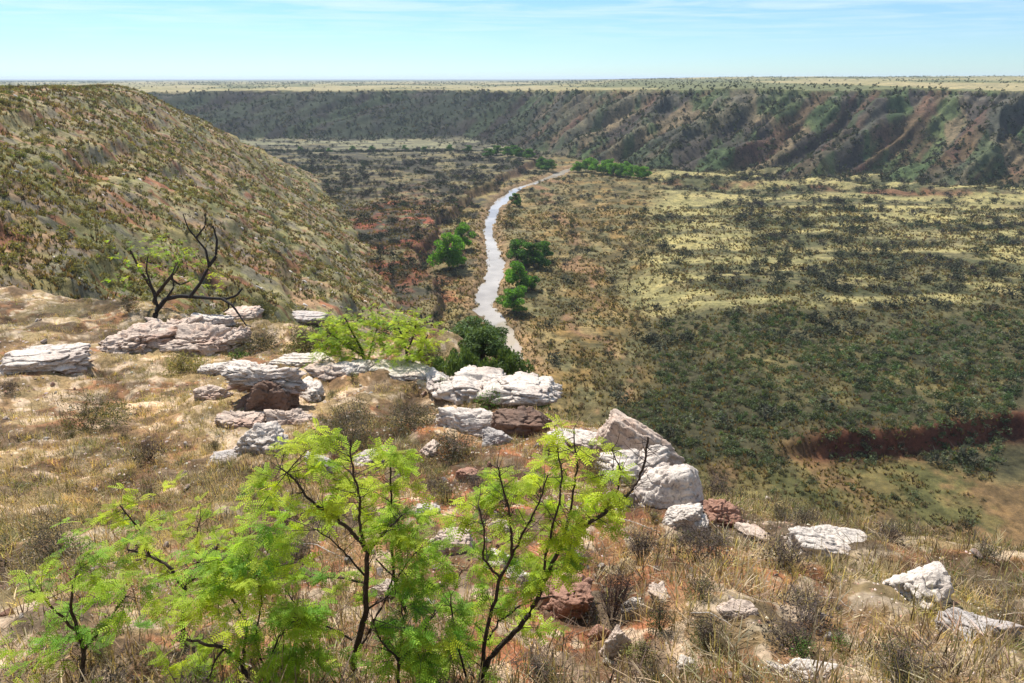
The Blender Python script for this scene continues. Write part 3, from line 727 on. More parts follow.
tr = [
 (449, 272, 40, 'tall bright green tree on the straw bank left of the river', 'trees beside the river', 0, 1.0),
 (463, 250, 26, 'smaller green tree behind the tall one on the left river bank', 'trees beside the river', 0, 1.0),
 (458, 268, 17, 'small round green tree at the foot of the tall left bank tree', 'trees beside the river', 0, 1.2),
 (516, 207, 14, 'small lone round tree on the right bank where the river narrows', 'trees beside the river', 1, 1.1),
 (514, 312, 27, 'bright green tree nearest the camera on the right river bank', 'trees beside the river', 0, 1.35),
 (517, 291, 31, 'rounded lime green tree in the middle of the right bank cluster', 'trees beside the river', 0, 1.1),
 (518, 264, 24, 'green tree at the back left of the right bank cluster', 'trees beside the river', 1, 1.2),
 (533, 268, 26, 'wide darker green tree at the back of the right bank cluster', 'trees beside the river', 1, 1.35),
 (543, 262, 20, 'low dark green tree at the right edge of the bank cluster', 'trees beside the river', 1, 1.3),
 (532, 290, 15, 'small dark green tree between the lime tree and the trail', 'trees beside the river', 1, 1.2)]
for i, (a, b, h, l, g, dk, wd) in enumerate(tr): tree(a, b, h, l, g, dk, wd, i*1.7, i)
for i, (a, b, h) in enumerate([(488, 163, 9), (497, 161, 10), (508, 163, 10), (519, 165, 10), (530, 166, 10), (541, 168, 11), (548, 171, 12), (514, 160, 9)]):
    tree(a, b, h, ORD[i]+' dark green tree from the left in the row at the far river bend', 'dark green trees at the far river bend', 1, 1.5, i*2.1, i)
for i, (a, b, h) in enumerate([(577, 172, 11), (586, 172, 13), (595, 174, 13), (604, 175, 14), (613, 177, 13), (621, 178, 13), (630, 179, 13), (639, 181, 14), (645, 180, 12), (591, 168, 10), (609, 171, 11), (626, 174, 11)]):
    tree(a, b, h, ORD[i]+' bright green tree of the grove right of the far river bend', 'bright green grove right of the far river bend', 0, 1.25, i*1.3, i)
for i, (a, b, h) in enumerate([(352, 150, 5), (372, 152, 6), (405, 150, 5), (425, 153, 6), (450, 156, 7), (468, 158, 7), (300, 152, 5), (330, 156, 5)]):
    tree(a, b, h, ORD[i]+' small dark tree on the pale flat below the far canyon wall', 'small trees below the far canyon wall', 1, 1.5, i*1.9, i)

# junipers just below the lip
JU = [tree_tpl(s, 9000, .034, 44, .9, (.08, .125, .045)) for s in (41, 42, 43)]
for a, b in JU: a.materials.append(M_treebark); b.materials.append(M_bush)
def juniper(px, ptop, yy, wpx, label, k):
    d = ray(px, ptop); t = yy/d[1]; X = d[0]*t; ztop = CAMZ+d[2]*t; zg = Hs(X, yy)
    h = (max(ztop-zg, 1.2)+.3)*1.06; wdt = wpx*t/F
    e = empty('juniper', (X, yy, zg-.3), label, 'juniper', 'dark junipers below the rock edge', k*2.0)
    e.scale = (wdt*1.25, wdt*1.25, h/.98)
    obj('trunk', JU[k][0], None, e); obj('crown', JU[k][1], None, e)
juniper(484, 322, 30, 60, 'large dark green juniper rising behind the white rocks left of the river end', 0)
juniper(458, 332, 24, 56, 'olive juniper in front of the large dark one', 1)
juniper(506, 338, 26, 60, 'low dark juniper right behind the long white slab', 2)
juniper(466, 316, 34, 60, 'dark juniper furthest back left of the muddy river end', 1)
juniper(533, 362, 21, 46, 'small dark juniper at the right tip of the long white slab', 0)
juniper(438, 352, 27, 50, 'pale olive juniper nearest the lime green bushes', 2)

# ------------------------------------------------------------------ rocks
import bmesh
_ico = {}
def ico(sub):
    if sub not in _ico:
        bm = bmesh.new(); bmesh.ops.create_icosphere(bm, subdivisions=sub, radius=1)
        V = np.array([v.co[:] for v in bm.verts]); Fc = np.array([[v.index for v in f.verts] for f in bm.faces]); bm.free(); _ico[sub] = (V, Fc)
    return _ico[sub]
def n3(P, s, f, o=4): return (fbm(P[:, 0]*f+50, P[:, 1]*f+31, s, o)+fbm(P[:, 1]*f+11, P[:, 2]*f+7, s+20, o)+fbm(P[:, 2]*f+90, P[:, 0]*f+3, s+40, o))/3-.5
def rock_mesh(seed, dims, planes=11, sub=6, rough=.20, flat_top=False, strata=.024, sharp=26, extra=()):
    rng = np.random.default_rng(seed); Nn, Fc = ico(sub)
    pn = rng.normal(size=(planes, 3)); pn /= np.linalg.norm(pn, axis=1)[:, None]; dd = rng.uniform(.62, .98, planes)
    if flat_top: pn = np.r_[pn, [[.05, -.1, 1]]]; dd = np.r_[dd, .55]
    for a in extra: v = np.array(a[:3], float); pn = np.r_[pn, [v/np.linalg.norm(v)]]; dd = np.r_[dd, a[3]]
    pn = np.r_[pn, np.eye(3), -np.eye(3)]; dd = np.r_[dd, np.full(6, .97)]
    q = np.maximum(Nn@pn.T, .001)/dd[None]
    r = 1/np.power(np.power(q, sharp).sum(1), 1/sharp)
    Pp = Nn*r[:, None]
    rg = np.abs(n3(Pp, seed+13, 2.3, 3))*2; st_ = n3(Pp, seed+21, 1.9, 2)*5; r = r*(1+rough*n3(Pp, seed, 1.4)*2.4+rough*.30*(np.floor(st_)+ss(.75, 1, st_-np.floor(st_)))+rough*.6*n3(Pp, seed+5, 5)+rough*.7*n3(Pp, seed+9, 15, 3)-rough*2.6*np.maximum(.10-rg, 0)*3)
    Pp = Nn*r[:, None]
    zl = Pp[:, 2]*5.5+1.6*n3(Pp, seed+3, 1.5); fr_ = zl-np.floor(zl); lay = hsh(np.floor(zl), 0*zl, seed)-.5
    Pp[:, :2] *= (1+strata*2.4*lay-strata*1.3*(fr_ > .84))[:, None]
    return mesh_np('rock', Pp*np.array(dims)/2, Fc, None, True)
ROCKXY = []
def rock(px, py, wpx, hpx, mat, label, seed, dr=.8, rz=0, tilt=(0, 0), name='boulder', at=None, lift=0, group=None, parent=None, **kw):
    X, Y, Zg = at or hit(px, py); dep = Y*math.cos(PITCH)-(Zg-CAMZ)*math.sin(PITCH)
    wm = wpx*dep/F; hm = hpx*dep/F*1.05
    me = rock_mesh(seed, (wm*1.1, wm*dr, hm*1.4), **kw); me.materials.append(mat)
    o = bpy.data.objects.new(name, me); C.objects.link(o); o.location = (X, Y+wm*dr*.25, Zg-hm*.02+lift)
    o.rotation_euler = (tilt[0], tilt[1], rz); tag(o, label, 'rock', group); ROCKXY.append((X, Y, wm)); return o
# (base px, base py, w, h)
rock(262, 410, 62, 40, M_brown_shade, 'brown block with painted overhang shade under the pale cap on the left ledge', 201, .55, .1, (R(-4), R(-4)), rough=.3, extra=((0, -1, .1, .7),))  # core block whose dark colour stands in for the boulder's shaded underside
rock(262, 403, 70, 20, M_white, 'pale cap rock overhanging the dark brown block on the left ledge', 199, .8, .1, (R(-6), R(6)), lift=.52, rough=.5, planes=9)
rock(236, 372, 46, 14, M_white, 'flat pale rock on the ground behind the overhanging cap rock', 202, .6, flat_top=True)
rock(213, 374, 30, 16, M_white, 'small round topped pale rock left of the overhanging cap rock', 203, .8)
rock(238, 424, 46, 14, M_pink, 'crumbled pinkish rock beneath the overhanging cap rock', 204, .7, rough=.3)
rock(288, 425, 44, 16, M_pink, 'low pink broken ledge right below the overhanging cap rock', 205, .6, rough=.3)
rock(258, 452, 50, 34, M_white, 'weathered white rock below the overhanging cap rock', 206, .9, .4, rough=.3)
rock(228, 462, 40, 10, M_grey, 'thin flat grey rock in the dry grass at left', 207, .8, flat_top=True)
rock(302, 366, 58, 16, M_white, 'flat white ledge rock in front of the lime green bushes', 208, .6, flat_top=True, rough=.25)
rock(405, 379, 74, 15, M_white, 'low white slab at the edge below the lime green bushes', 209, .6, flat_top=True, rough=.22)
rock(478, 398, 84, 34, M_white, 'long rugged white limestone slab at the cliff edge', 210, .8, .1, (0, R(14)), flat_top=True, rough=.28, planes=9)
rock(524, 432, 60, 40, M_brown_shade, 'dark reddish brown block under the flat white cap rock', 211, .7, 0, (0, 0), flat_top=True, rough=.2)
rock(528, 404, 86, 22, M_white, 'flat white cap rock lying on the reddish brown block', 212, .7, 0, (0, R(4)), lift=.25, flat_top=True, rough=.26)
rock(470, 434, 66, 24, M_white, 'rounded white boulder left of the reddish brown block', 213, .7, .1, (0, R(6)), rough=.2)
rock(497, 446, 30, 20, M_grey, 'grey rock standing in for shade at the right end of the rounded white boulder', 214, .8)  # its grey colour replaces the shade on the white boulder's right side
rock(583, 446, 62, 18, M_white, 'low pale slab between the block and the leaning boulder', 215, .6, -.3, (0, R(10)), flat_top=True)
rock(641, 455, 86, 44, M_pink, 'leaning grey brown slab boulder with a shaded right side', 216, .6, -.25, (R(-8), R(24)), rough=.18, planes=6, sharp=40, at=(*onz(642, 455, 52.6), 52.4))
rock(634, 480, 66, 34, M_white, 'jumbled white rock in front of the leaning slab boulder', 217, .8, .2, rough=.26)
rock(677, 506, 66, 56, M_white, 'large smooth white boulder, rightmost in the pile at the edge', 218, .9, .3, rough=.11, planes=9, sharp=8)
rock(686, 522, 44, 22, M_white, 'pale block at the foot of the large smooth white boulder', 219, .7)
rock(640, 505, 36, 26, M_grey, 'narrow grey brown rock left of the large smooth white boulder', 220, .6, .5)
rock(722, 524, 44, 30, M_red, 'reddish crumbly rock right of the large smooth white boulder', 221, .8, rough=.3)
rock(655, 492, 24, 16, M_white, 'small white rock wedged between the boulders of the pile', 230, .9)
rock(832, 556, 88, 38, M_white, 'long flat pale boulder lying alone at the right edge', 222, .6, .1, (0, R(14)), flat_top=True, rough=.16, sharp=40, planes=6)
rock(300, 322, 48, 14, M_grey, 'flat grey ledge rock on the upper left of the edge', 223, .7, flat_top=True)
rock(196, 350, 60, 30, M_pink, 'broad pinkish outcrop below the dead branch', 224, .8, .15, rough=.4)
rock(232, 346, 44, 22, M_pink, 'rounded pinkish lump at the right of the broad outcrop', 244, .8, .5, rough=.4)
rock(208, 328, 40, 16, M_white, 'pale top ledge at the back of the broad outcrop', 245, .7, .2, rough=.35)
rock(168, 338, 46, 20, M_pink, 'pinkish slab joining the broad outcrop on its left', 246, .7, .1, rough=.35)
rock(232, 318, 44, 14, M_pink, 'small pale pink ledge behind the broad outcrop', 225, .7, flat_top=True)
rock(130, 352, 80, 30, M_pink, 'pinkish outcrop at far left beyond the dead tree', 226, .8, .4, rough=.4)
rock(40, 366, 90, 26, M_white, 'low pale ledge at the far left end of the edge', 227, .7, .2, flat_top=True, rough=.25)
rock(925, 600, 70, 40, M_white, 'white boulder at far right past the long flat one', 228, .8, .5)
rock(980, 640, 60, 34, M_grey, 'grey boulder in dry grass near the far right corner', 229, .8, .2)
rock(428, 517, 22, 15, M_white, 'small pointed white stone in the grass above the saplings', 231, .8, name='stone')
rock(453, 552, 46, 26, M_pink, 'pale pink stone among the sapling branches', 232, .7, name='stone')
rock(500, 566, 34, 16, M_white, 'flat white stone between the two tall saplings', 233, .8, name='stone')
rock(520, 583, 28, 14, M_white, 'small white stone right of the flat one between the saplings', 234, .8, name='stone')
rock(618, 656, 34, 34, M_pink, 'upright pale stone at the base of the dark shrub', 235, .6, .3, name='stone')
rock(562, 612, 60, 34, M_red, 'mound of bare red clay beside the tall right sapling', 236, .9, name='clay_mound', rough=.22)
rock(632, 610, 22, 14, M_white, 'little white stone left of the dark shrub', 237, .8, name='stone')
rock(740, 620, 40, 16, M_pink, 'flat pinkish stone in the golden grass', 238, .7, name='stone')
rock(812, 682, 60, 16, M_white, 'flat white stone at the bottom right', 239, .7, name='stone')
rock(780, 674, 20, 10, M_white, 'small round white stone at the bottom right', 240, .8, name='stone')
rock(380, 598, 30, 18, M_pink, 'pinkish stone beneath the leaves of the middle sapling', 241, .8, name='stone')
rock(320, 470, 30, 16, M_grey, 'grey stone in the litter above the sapling tops', 242, .8, name='stone')
rock(368, 465, 34, 16, M_white, 'pale stone below the grey green shrub', 243, .8, name='stone')
for i, (a, b, w_, h_, m_, t_) in enumerate([
  (208, 398, 36, 14, M_pink, 'pale pink fragment in the soil left of the overhanging cap rock'), (236, 390, 24, 12, M_white, 'white fragment touching the left end of the overhanging cap rock'),
  (272, 440, 30, 14, M_white, 'jagged white lump right of the weathered white rock'), (305, 398, 40, 14, M_white, 'pale shelf of rock right of the overhanging cap rock'),
  (330, 378, 46, 12, M_pink, 'thin pinkish ledge between the flat ledge rock and the shrub'), (250, 384, 50, 14, M_white, 'flat white top slab lying behind the overhanging cap rock'),
  (350, 372, 40, 10, M_white, 'narrow white ledge under the left lime green bush'), (440, 388, 40, 14, M_white, 'pale knob between the low slab and the long slab'),
  (560, 452, 26, 14, M_pink, 'pinkish lump below the flat cap rock'), (600, 452, 34, 16, M_white, 'white knob left of the leaning slab boulder'),
  (607, 478, 30, 16, M_grey, 'grey stone low in the boulder pile'), (700, 530, 26, 14, M_white, 'pale chip at the right foot of the boulder pile'),
  (758, 540, 40, 12, M_pink, 'flat pink ledge between the reddish rock and the lone boulder'), (500, 530, 24, 12, M_pink, 'pinkish stone behind the tall right sapling'),
  (470, 480, 28, 12, M_red, 'reddish stone in the clay above the tall right sapling'), (430, 455, 30, 12, M_pink, 'reddish pink stone below the low grey shrub'),
  (660, 600, 26, 14, M_pink, 'pinkish stone right of the dark purplish shrub'), (690, 672, 30, 14, M_white, 'pale stone at the bottom right of the narrow olive shrub'), (600, 640, 24, 16, M_red, 'small rusty stone beside the upright pale stone')]):
    rock(a, b, w_, h_, m_, t_, 260+i, .8, i*.7, rough=.32, sub=5, name='rock_fragment')
# small stones strewn about
stone_me = []
for k in range(6):
    me = rock_mesh(300+k, (1, .8, .6), sub=3, rough=.25); me.materials.append([M_white, M_pink, M_white, M_grey, M_red, M_pink][k]); stone_me.append(me)
def fgok(x, y, q): return (q['fg'] > 0)*1.0
rng = np.random.default_rng(50)
pp = rng.uniform([10, 350], [1020, 683], (1500, 2)); cnt = 0
def fg_points(n, seed, r0=2.2, r1=42, thin=True):
    """points on the near hill, thinning out with distance"""
    rng = np.random.default_rng(seed); r = r0*np.exp(rng.uniform(0, math.log(r1/r0), n)); th = rng.uniform(R(-47), R(47), n)
    x, y = r*np.sin(th), r*np.cos(th); z, q = H(x, y, True); px, py = proj(x, y, z); ok = (q['fg'] > .2) & (rng.uniform(0, 1, n) < np.clip(r/9, .28, 1)) & (px > -40) & (px < 1064) & (py < 740)
    return np.stack([x, y, z], 1)[ok], px[ok], py[ok], rng
P, px, py, rng = fg_points(620, 51)
nm = namer('loose stone', LMF, (.065, .10), 1)
for i in range(min(len(P), 280)):
    dist = np.linalg.norm(P[i]-[0, 0, CAMZ]); s = rng.uniform(.05, .17)*(dist/10)**.3
    o = bpy.data.objects.new('stone', stone_me[int(rng.integers(6))]); C.objects.link(o)
    o.location = P[i]+[0, 0, s*.12]; o.scale = (s, s, s); o.rotation_euler = tuple(rng.uniform(0, 6.28, 3))
    tag(o, nm(P[i], s), 'stone', 'small loose stones on the near slope')
# gravel
P, px, py, rng = fg_points(30000, 52)
oct_ = np.array([(1, 0, 0), (0, 1, 0), (-1, 0, 0), (0, -1, 0), (0, 0, .7), (0, 0, -.7)], float); of = np.array([(0, 1, 4), (1, 2, 4), (2, 3, 4), (3, 0, 4), (1, 0, 5), (2, 1, 5), (3, 2, 5), (0, 3, 5)])
g = fbm(P[:, 0]/1.6, P[:, 1]/1.6, 180, 3)+.12*np.clip(blob(px, py, 500, 520, 110, 90)+blob(px, py, 740, 655, 160, 50), 0, 1) > .49; P = P[g]
M_grav = vc_mat("gravel", .9)
v, f, c = stamp(oct_*[1, .7, .7], of, P, rng.uniform(0, 6.28, len(P)), rng.uniform(.008, .03, len(P))*np.clip(P[:, 1]/7, 1, 2.6), tints(len(P), [(.52, .42, .33), (.40, .24, .16), (.60, .52, .43), (.30, .2, .14)], rng))
tag(obj('gravel', mesh_np('gravel', v, f, c), M_grav), 'loose pale gravel on the near slope', 'gravel', kind='stuff')
# rocks on the left hillside
def d_hr(x, y, q): return (q['hill'] > 1)*(q['fg'] < 0)*ss(.48, .56, fbm(x/9, y/5, 190, 4))
P, rng = scatter(5200, 32, 300, d_hr, seed=26, power=1.3); P = P[P[:, 0] < 0]
hm_ = []; nmh = namer('weathered hillside rock', LMH, (.5, .8), 1)
for k in range(4):
    me = rock_mesh(320+k, (1, .7, .5), sub=3, rough=.2); me.materials.append([M_grey, M_pink, M_white, M_grey][k]); hm_.append(me)
for i in range(min(290, len(P))):
    s = rng.uniform(.3, 1.0)
    o = bpy.data.objects.new('hillside_rock', hm_[int(rng.integers(4))]); C.objects.link(o); o.location = P[i]; o.scale = (s*1.3, s, s); o.rotation_euler = (rng.uniform(-.3, .3), rng.uniform(.2, .8), rng.uniform(-.6, .6))
    tag(o, nmh(P[i], s), 'rock', 'rocks on the left hillside')

# ------------------------------------------------------------------ grass
def clump_tpl(seed, n, h, lean=.5, w=.006, curl=.5, rad=.12):
    rng = np.random.default_rng(seed); V = []; Fc = []; c = []
    for i in range(n):
        a = rng.uniform(0, 6.28); r0 = rng.uniform(0, rad); p = np.array([math.cos(a)*r0, math.sin(a)*r0, -.02])
        a += rng.normal(0, .8); L_ = h*rng.uniform(.5, 1.15); th = abs(rng.normal(0, lean)); dirh = np.array([math.cos(a), math.sin(a), 0]); sd_ = np.array([-math.sin(a), math.cos(a), 0])
        b = len(V); k = rng.uniform(.5, 1.4); q = p.copy(); ww = w*rng.uniform(.6, 1.5)
        for s_ in range(3):
            V += [q-sd_*ww*(1-s_*.33), q+sd_*ww*(1-s_*.33)]; c += [[k*(.75+.15*s_)]*3]*2
            t = th+s_*curl*rng.uniform(.3, 1); q = q+(dirh*math.sin(t)+np.array([0, 0, math.cos(t)]))*L_/2.6
        Fc += [[b, b+1, b+3, b+2], [b+2, b+3, b+5, b+4]]
    return np.array(V), np.array(Fc), np.array(c)
G_tall = [clump_tpl(s, 38, .34, .7, .0027, 1.0) for s in (61, 62, 63)]
G_short = [clump_tpl(s, 34, .14, 1.0, .0027, .8, .16) for s in (64, 65, 66)]
G_lit = [clump_tpl(s, 26, .24, 1.4, .004, .3, .22) for s in (67, 68)]
def grass(name, label, P, tpls, sc, tint, rng):
    Vs, Fs, Cs = [], [], []; base = 0; pick = rng.integers(0, len(tpls), len(P)); yaw = rng.uniform(0, 6.28, len(P))
    for k, (V, Fc, c) in enumerate(tpls):
        m = pick == k
        v, f, cc = stamp(V, Fc, P[m], yaw[m], sc[m], tint[m], c); Vs.append(v); Fs.append(f+base); Cs.append(cc); base += len(v)
    tag(obj(name, mesh_np(name, np.concatenate(Vs), np.concatenate(Fs), np.clip(np.concatenate(Cs), .01, .9)), M_grass), label, 'grass', kind='stuff')
def gz(px, py):
    """how tall and golden the grass is"""
    g = blob(px, py, 195, 400, 45, 60)+blob(px, py, 215, 500, 60, 55)+blob(px, py, 775, 570, 110, 36)*.65+blob(px, py, 560, 520, 60, 40)*.3+blob(px, py, 240, 600, 120, 80)*.7+blob(px, py, 700, 545, 70, 26)+blob(px, py, 80, 480, 100, 110)+blob(px, py, 940, 620, 90, 50)
    return np.clip(g, 0, 1)
def bare(px, py):
    """stony, reddish openings in the grass"""
    return np.clip(blob(px, py, 500, 520, 90, 70)+blob(px, py, 740, 655, 130, 34)+blob(px, py, 440, 440, 60, 40)+blob(px, py, 300, 390, 90, 40)+blob(px, py, 590, 620, 50, 40), 0, 1)
def off_rocks(P, k=.5):
    ok = np.ones(len(P), bool)
    for X, Y, wm in ROCKXY: ok &= np.hypot(P[:, 0]-X, P[:, 1]-Y-wm*.25) > wm*k
    return ok
P, px, py, rng = fg_points(7000, 53)
k = (rng.uniform(0, 1, len(P)) < (.07+.62*gz(px, py))*(1-.93*bare(px, py))) & off_rocks(P, .48) & (fbm(P[:, 0]/.9, P[:, 1]/.9, 200, 3) > .38); P, px, py = P[k], px[k], py[k]
gg = gz(px, py)
ti = tints(len(P), [(.58, .43, .19), (.50, .37, .18), (.42, .30, .16), (.62, .48, .25), (.28, .26, .09)], rng)
grass('tall_dry_grass', 'tall golden dry grass on the near slope', P, G_tall, rng.uniform(.5, 1.0, len(P))*(.65+.5*gg), ti, rng)
P, px, py, rng = fg_points(9500, 54)
k = off_rocks(P, .46) & (fbm(P[:, 0]/1.3, P[:, 1]/1.3, 203, 4) > .40+.16*bare(px, py)+.05*(px > 600)); P = P[k]
ti = tints(len(P), [(.34, .26, .14), (.20, .19, .07), (.38, .29, .18), (.13, .15, .05), (.16, .11, .075), (.09, .07, .05)], rng)
grass('short_dry_grass', 'short brown and olive grass on the near slope', P, G_short, rng.uniform(.6, 1.4, len(P)), ti, rng)
P, px, py, rng = fg_points(12000, 57, 10, 36)
k = off_rocks(P, .46) & (fbm(P[:, 0]/1.6, P[:, 1]/1.6, 207, 4) > .42+.10*bare(px, py)); P = P[k]
ti = tints(len(P), [(.36, .28, .14), (.26, .21, .11), (.16, .17, .06), (.44, .35, .19), (.12, .095, .06), (.10, .11, .045)], rng)
grass('fine_dry_grass', 'fine straw coloured grass between the rocks of the ledge', P, G_short, rng.uniform(.9, 1.9, len(P)), ti, rng)
P, px, py, rng = fg_points(6500, 55)
P = P[off_rocks(P, .46) & (rng.uniform(0, 1, len(P)) > .5*bare(px, py))]
ti = tints(len(P), [(.40, .32, .22), (.26, .20, .14), (.48, .40, .28), (.14, .10, .08)], rng)
grass('dead_grass_litter', 'flattened dead stems and litter between the stones', P, G_lit, rng.uniform(.6, 1.5, len(P)), ti, rng)
# slope below the edge: shrubs hide it from the side
def d_sl(x, y, q): return (q['fg'] > .5)*(y > 15)*1.0*(H(x, y) < 50)*.5
P, rng = scatter(3000, 12, 110, d_sl, seed=27, power=1.5, umax=1.0)
sc = rng.uniform(.4, 1.0, len(P)); ti = tints(len(P), [(.06, .07, .035), (.09, .085, .045), (.12, .10, .06)], rng)
plant_out('slope_bush', P, sc, ti, T_bush, M_bush, namer('olive bush on the drop below the edge', [(200, 320, 'the broad outcrop'), (400, 350, 'the lime green pair'), (500, 360, 'the junipers'), (580, 400, 'the leaning boulder'), (700, 480, 'the smooth white boulder'), (850, 540, 'the lone flat boulder'), (60, 330, 'the far left ledge'), (960, 600, 'the far right boulders')], (.55, .8), 1), 'bush', 'bushes just below the near edge', rng, 200, 'slope_scrub', 'scrub on the drop below the near edge')

# ------------------------------------------------------------------ near shrubs (> stems, foliage)
def near_bush(px, py, wpx, hpx, cols, label, seed, leaves=2600, leaf=.018, stems=26, name='shrub', cat='shrub', twigcol=(.09, .07, .06), mat=None, lumps=22, fill=1.0):
    rng = np.random.default_rng(seed); X, Y, Zg = hit(px, py); dep = Y*math.cos(PITCH)-(Zg-CAMZ)*math.sin(PITCH)
    W, Hh = wpx*dep/F, hpx*dep/F*1.1
    e = empty(name, (X, Y, Zg), label, cat)
    V, Fc, c = twig_soup(rng, stems, 12, 1.0, .7, .004/max(Hh, .2), twigcol)
    V = V*np.array([W*.62, W*.62, Hh]); obj('stems', mesh_np('stems', V, Fc, c), M_twig, e)
    if leaves:
        Pn = lump_points(int(leaves), rng, lumps, .9, .3, .66); Pn[:, 2] = np.abs(Pn[:, 2])*.95+.05
        Pn = Pn*np.array([W*.55, W*.55, Hh*.95])
        V, Fc, c = leaf_tris(Pn, leaf*dep/8, rng, (1, 1, 1), .3); cc = np.array(cols)[rng.integers(0, len(cols), len(Pn))].repeat(3, 0)
        obj('foliage', mesh_np('foliage', V, Fc, np.clip(c*cc, .005, 1)), mat or M_bush, e)
    return e
OL = [(.10, .11, .045), (.14, .13, .06), (.08, .085, .04)]; GR = [(.10, .10, .07), (.14, .125, .09), (.075, .07, .05)]
DK = [(.06, .045, .045), (.08, .06, .055), (.05, .045, .035)]; GN = [(.07, .15, .03), (.10, .20, .04), (.12, .17, .05)]
near_bush(350, 440, 96, 62, GR, 'wide grey green twiggy shrub right of the overhanging cap rock', 401, 4200)
near_bush(412, 425, 70, 34, GR, 'low grey shrub between the wide twiggy one and the white boulder', 402, 2600)
near_bush(312, 352, 64, 34, OL, 'olive green shrub left of the lime green bushes', 403, 3000)
near_bush(262, 316, 34, 20, OL, 'small rounded olive shrub on the upper left edge', 404, 1800)
near_bush(235, 345, 30, 14, OL, 'small greyish shrub on the broad pinkish outcrop', 405, 1200)
near_bush(612, 622, 74, 70, DK, 'dark purplish brown leafless shrub right of the tall right sapling', 406, 1500, stems=60, twigcol=(.05, .035, .035))
near_bush(640, 560, 60, 40, DK, 'brown dry shrub below the white boulder pile', 407, 1500, stems=40)
near_bush(705, 648, 54, 46, OL, 'green tinged shrub in the golden grass at lower right', 408, 1500, stems=36)
near_bush(660, 630, 40, 40, OL, 'narrow olive shrub right of the dark purplish one', 409, 900, stems=30)
near_bush(800, 655, 40, 34, GN, 'small bright green weed near the bottom right', 410, 700, stems=16)
near_bush(838, 650, 26, 36, GN, 'slim green weed at the right of the bright one', 411, 400, stems=12)
near_bush(185, 372, 50, 30, [(.28, .24, .10), (.2, .2, .08)], 'yellowish tuft of brush at left below the outcrop', 412, 1800)
near_bush(490, 408, 34, 28, GN, 'bright green sprig growing against the long white slab', 413, 900)
near_bush(444, 388, 18, 12, GN, 'tiny green sprig in front of the low white slab', 414, 400)
near_bush(455, 455, 60, 26, GR, 'grey brown tuft below the rounded white boulder', 415, 1600)
near_bush(240, 357, 22, 10, GN, 'small bluish green tuft behind the pale round topped rock', 416, 500)
near_bush(448, 500, 40, 26, [(.20, .20, .07), (.25, .22, .09)], 'yellow green tuft above the small pointed stone', 417, 1200)
near_bush(590, 470, 60, 30, [(.25, .21, .09), (.2, .17, .08)], 'golden green brush left of the jumbled white rock', 418, 1500)
near_bush(540, 680, 60, 34, OL, 'olive tuft at the bottom beside the right sapling', 419, 1500)
near_bush(90, 430, 90, 50, OL, 'broad olive shrub in the grass at far left', 420, 3000)
near_bush(60, 560, 90, 60, GR, 'grey twiggy shrub at far left', 421, 3000)
near_bush(900, 680, 90, 50, OL, 'olive shrub at the bottom far right', 422, 2600)
near_bush(690, 545, 40, 18, OL, 'low olive brush at the foot of the boulder pile', 423, 1000)
near_bush(430, 365, 40, 30, OL, 'olive brush right of the lime green bushes', 424, 1800)
near_bush(262, 348, 50, 22, GR, 'greyish brush behind the flat pale rock', 425, 1500)

# small bushes sprinkled over the near slope: copies of four kinds
kinds = [near_bush(300, 560, 46, 30, GR, 'small grey green bush', 440, 900, stems=18), near_bush(700, 600, 44, 34, OL, 'small olive bush', 441, 900, stems=18),
         near_bush(150, 460, 44, 30, DK, 'small dark dry bush', 442, 500, stems=34), near_bush(640, 660, 40, 28, [(.24, .23, .08), (.18, .19, .07)], 'small yellowish bush', 443, 900, stems=14)]
kn = ['small grey green bush', 'small olive bush', 'small dark dry bush', 'small yellowish bush']
P, px, py, rng = fg_points(420, 445)
k = off_rocks(P, .62); P, px, py = P[k], px[k], py[k]; nmk = [namer(q_, LMF, (0, 9), 1) for q_ in kn]
for i in range(min(110, len(P))):
    j = int(rng.integers(4)); c_ = copy_tree(kinds[j]); c_.location = P[i]; c_.rotation_euler = (0, 0, rng.uniform(0, 6.28)); s_ = rng.uniform(.45, 1.1)*(.7+P[i][1]/26); c_.scale = (s_, s_, s_*rng.uniform(.7, 1.1))
    tag(c_, nmk[j](P[i], 1).replace('middling ', ''), 'shrub', 'small bushes on the near slope')
for j in range(4): tag(kinds[j], nmk[j](kinds[j].location, 1).replace('middling ', ''), 'shrub', 'small bushes on the near slope')
# ------------------------------------------------------------------ mesquite saplings (> trunk, foliage)
def leaf_tpl():
    V, Fc = [], []
    for sgn in (-1, 1):
        ax = np.array([math.cos(.45*sgn), math.sin(.45*sgn), 0]); pr = np.array([-ax[1], ax[0], 0]); L_ = .105
        for k in range(7):
            t = .012+L_*k/7; base = ax*t+np.array([0, 0, -.9*t*t]); ll = .027*(1-.35*abs(k-3)/4)
            for sd_ in (-1, 1):
                d = pr*sd_*.92+ax*.38; d /= np.linalg.norm(d); s_ = np.cross(d, [0, 0, 1.])*.0056; b = len(V)
                e = base+d*ll+np.array([0, 0, -.003])
                V += [base, base+d*ll*.5+s_, e, base+d*ll*.5-s_]; Fc.append([b, b+1, b+2, b+3])
        b = len(V); V += [np.zeros(3), ax*L_+np.array([0, 0, -.9*L_*L_]), ax*L_*.99+pr*.002+np.array([0, 0, -.9*L_*L_]), pr*.002]; Fc.append([b, b+1, b+2, b+3])
    return np.array(V), np.array(Fc)
LT = leaf_tpl()
def stampM(T, Fc, pos, M, sc, tint):
    V = np.einsum('nij,vj->nvi', M, T)*sc[:, None, None]+pos[:, None]
    F2 = Fc[None]+(np.arange(len(pos))*len(T))[:, None, None]
    return V.reshape(-1, 3), F2.reshape(-1, Fc.shape[1]), np.repeat(tint, len(T), 0)
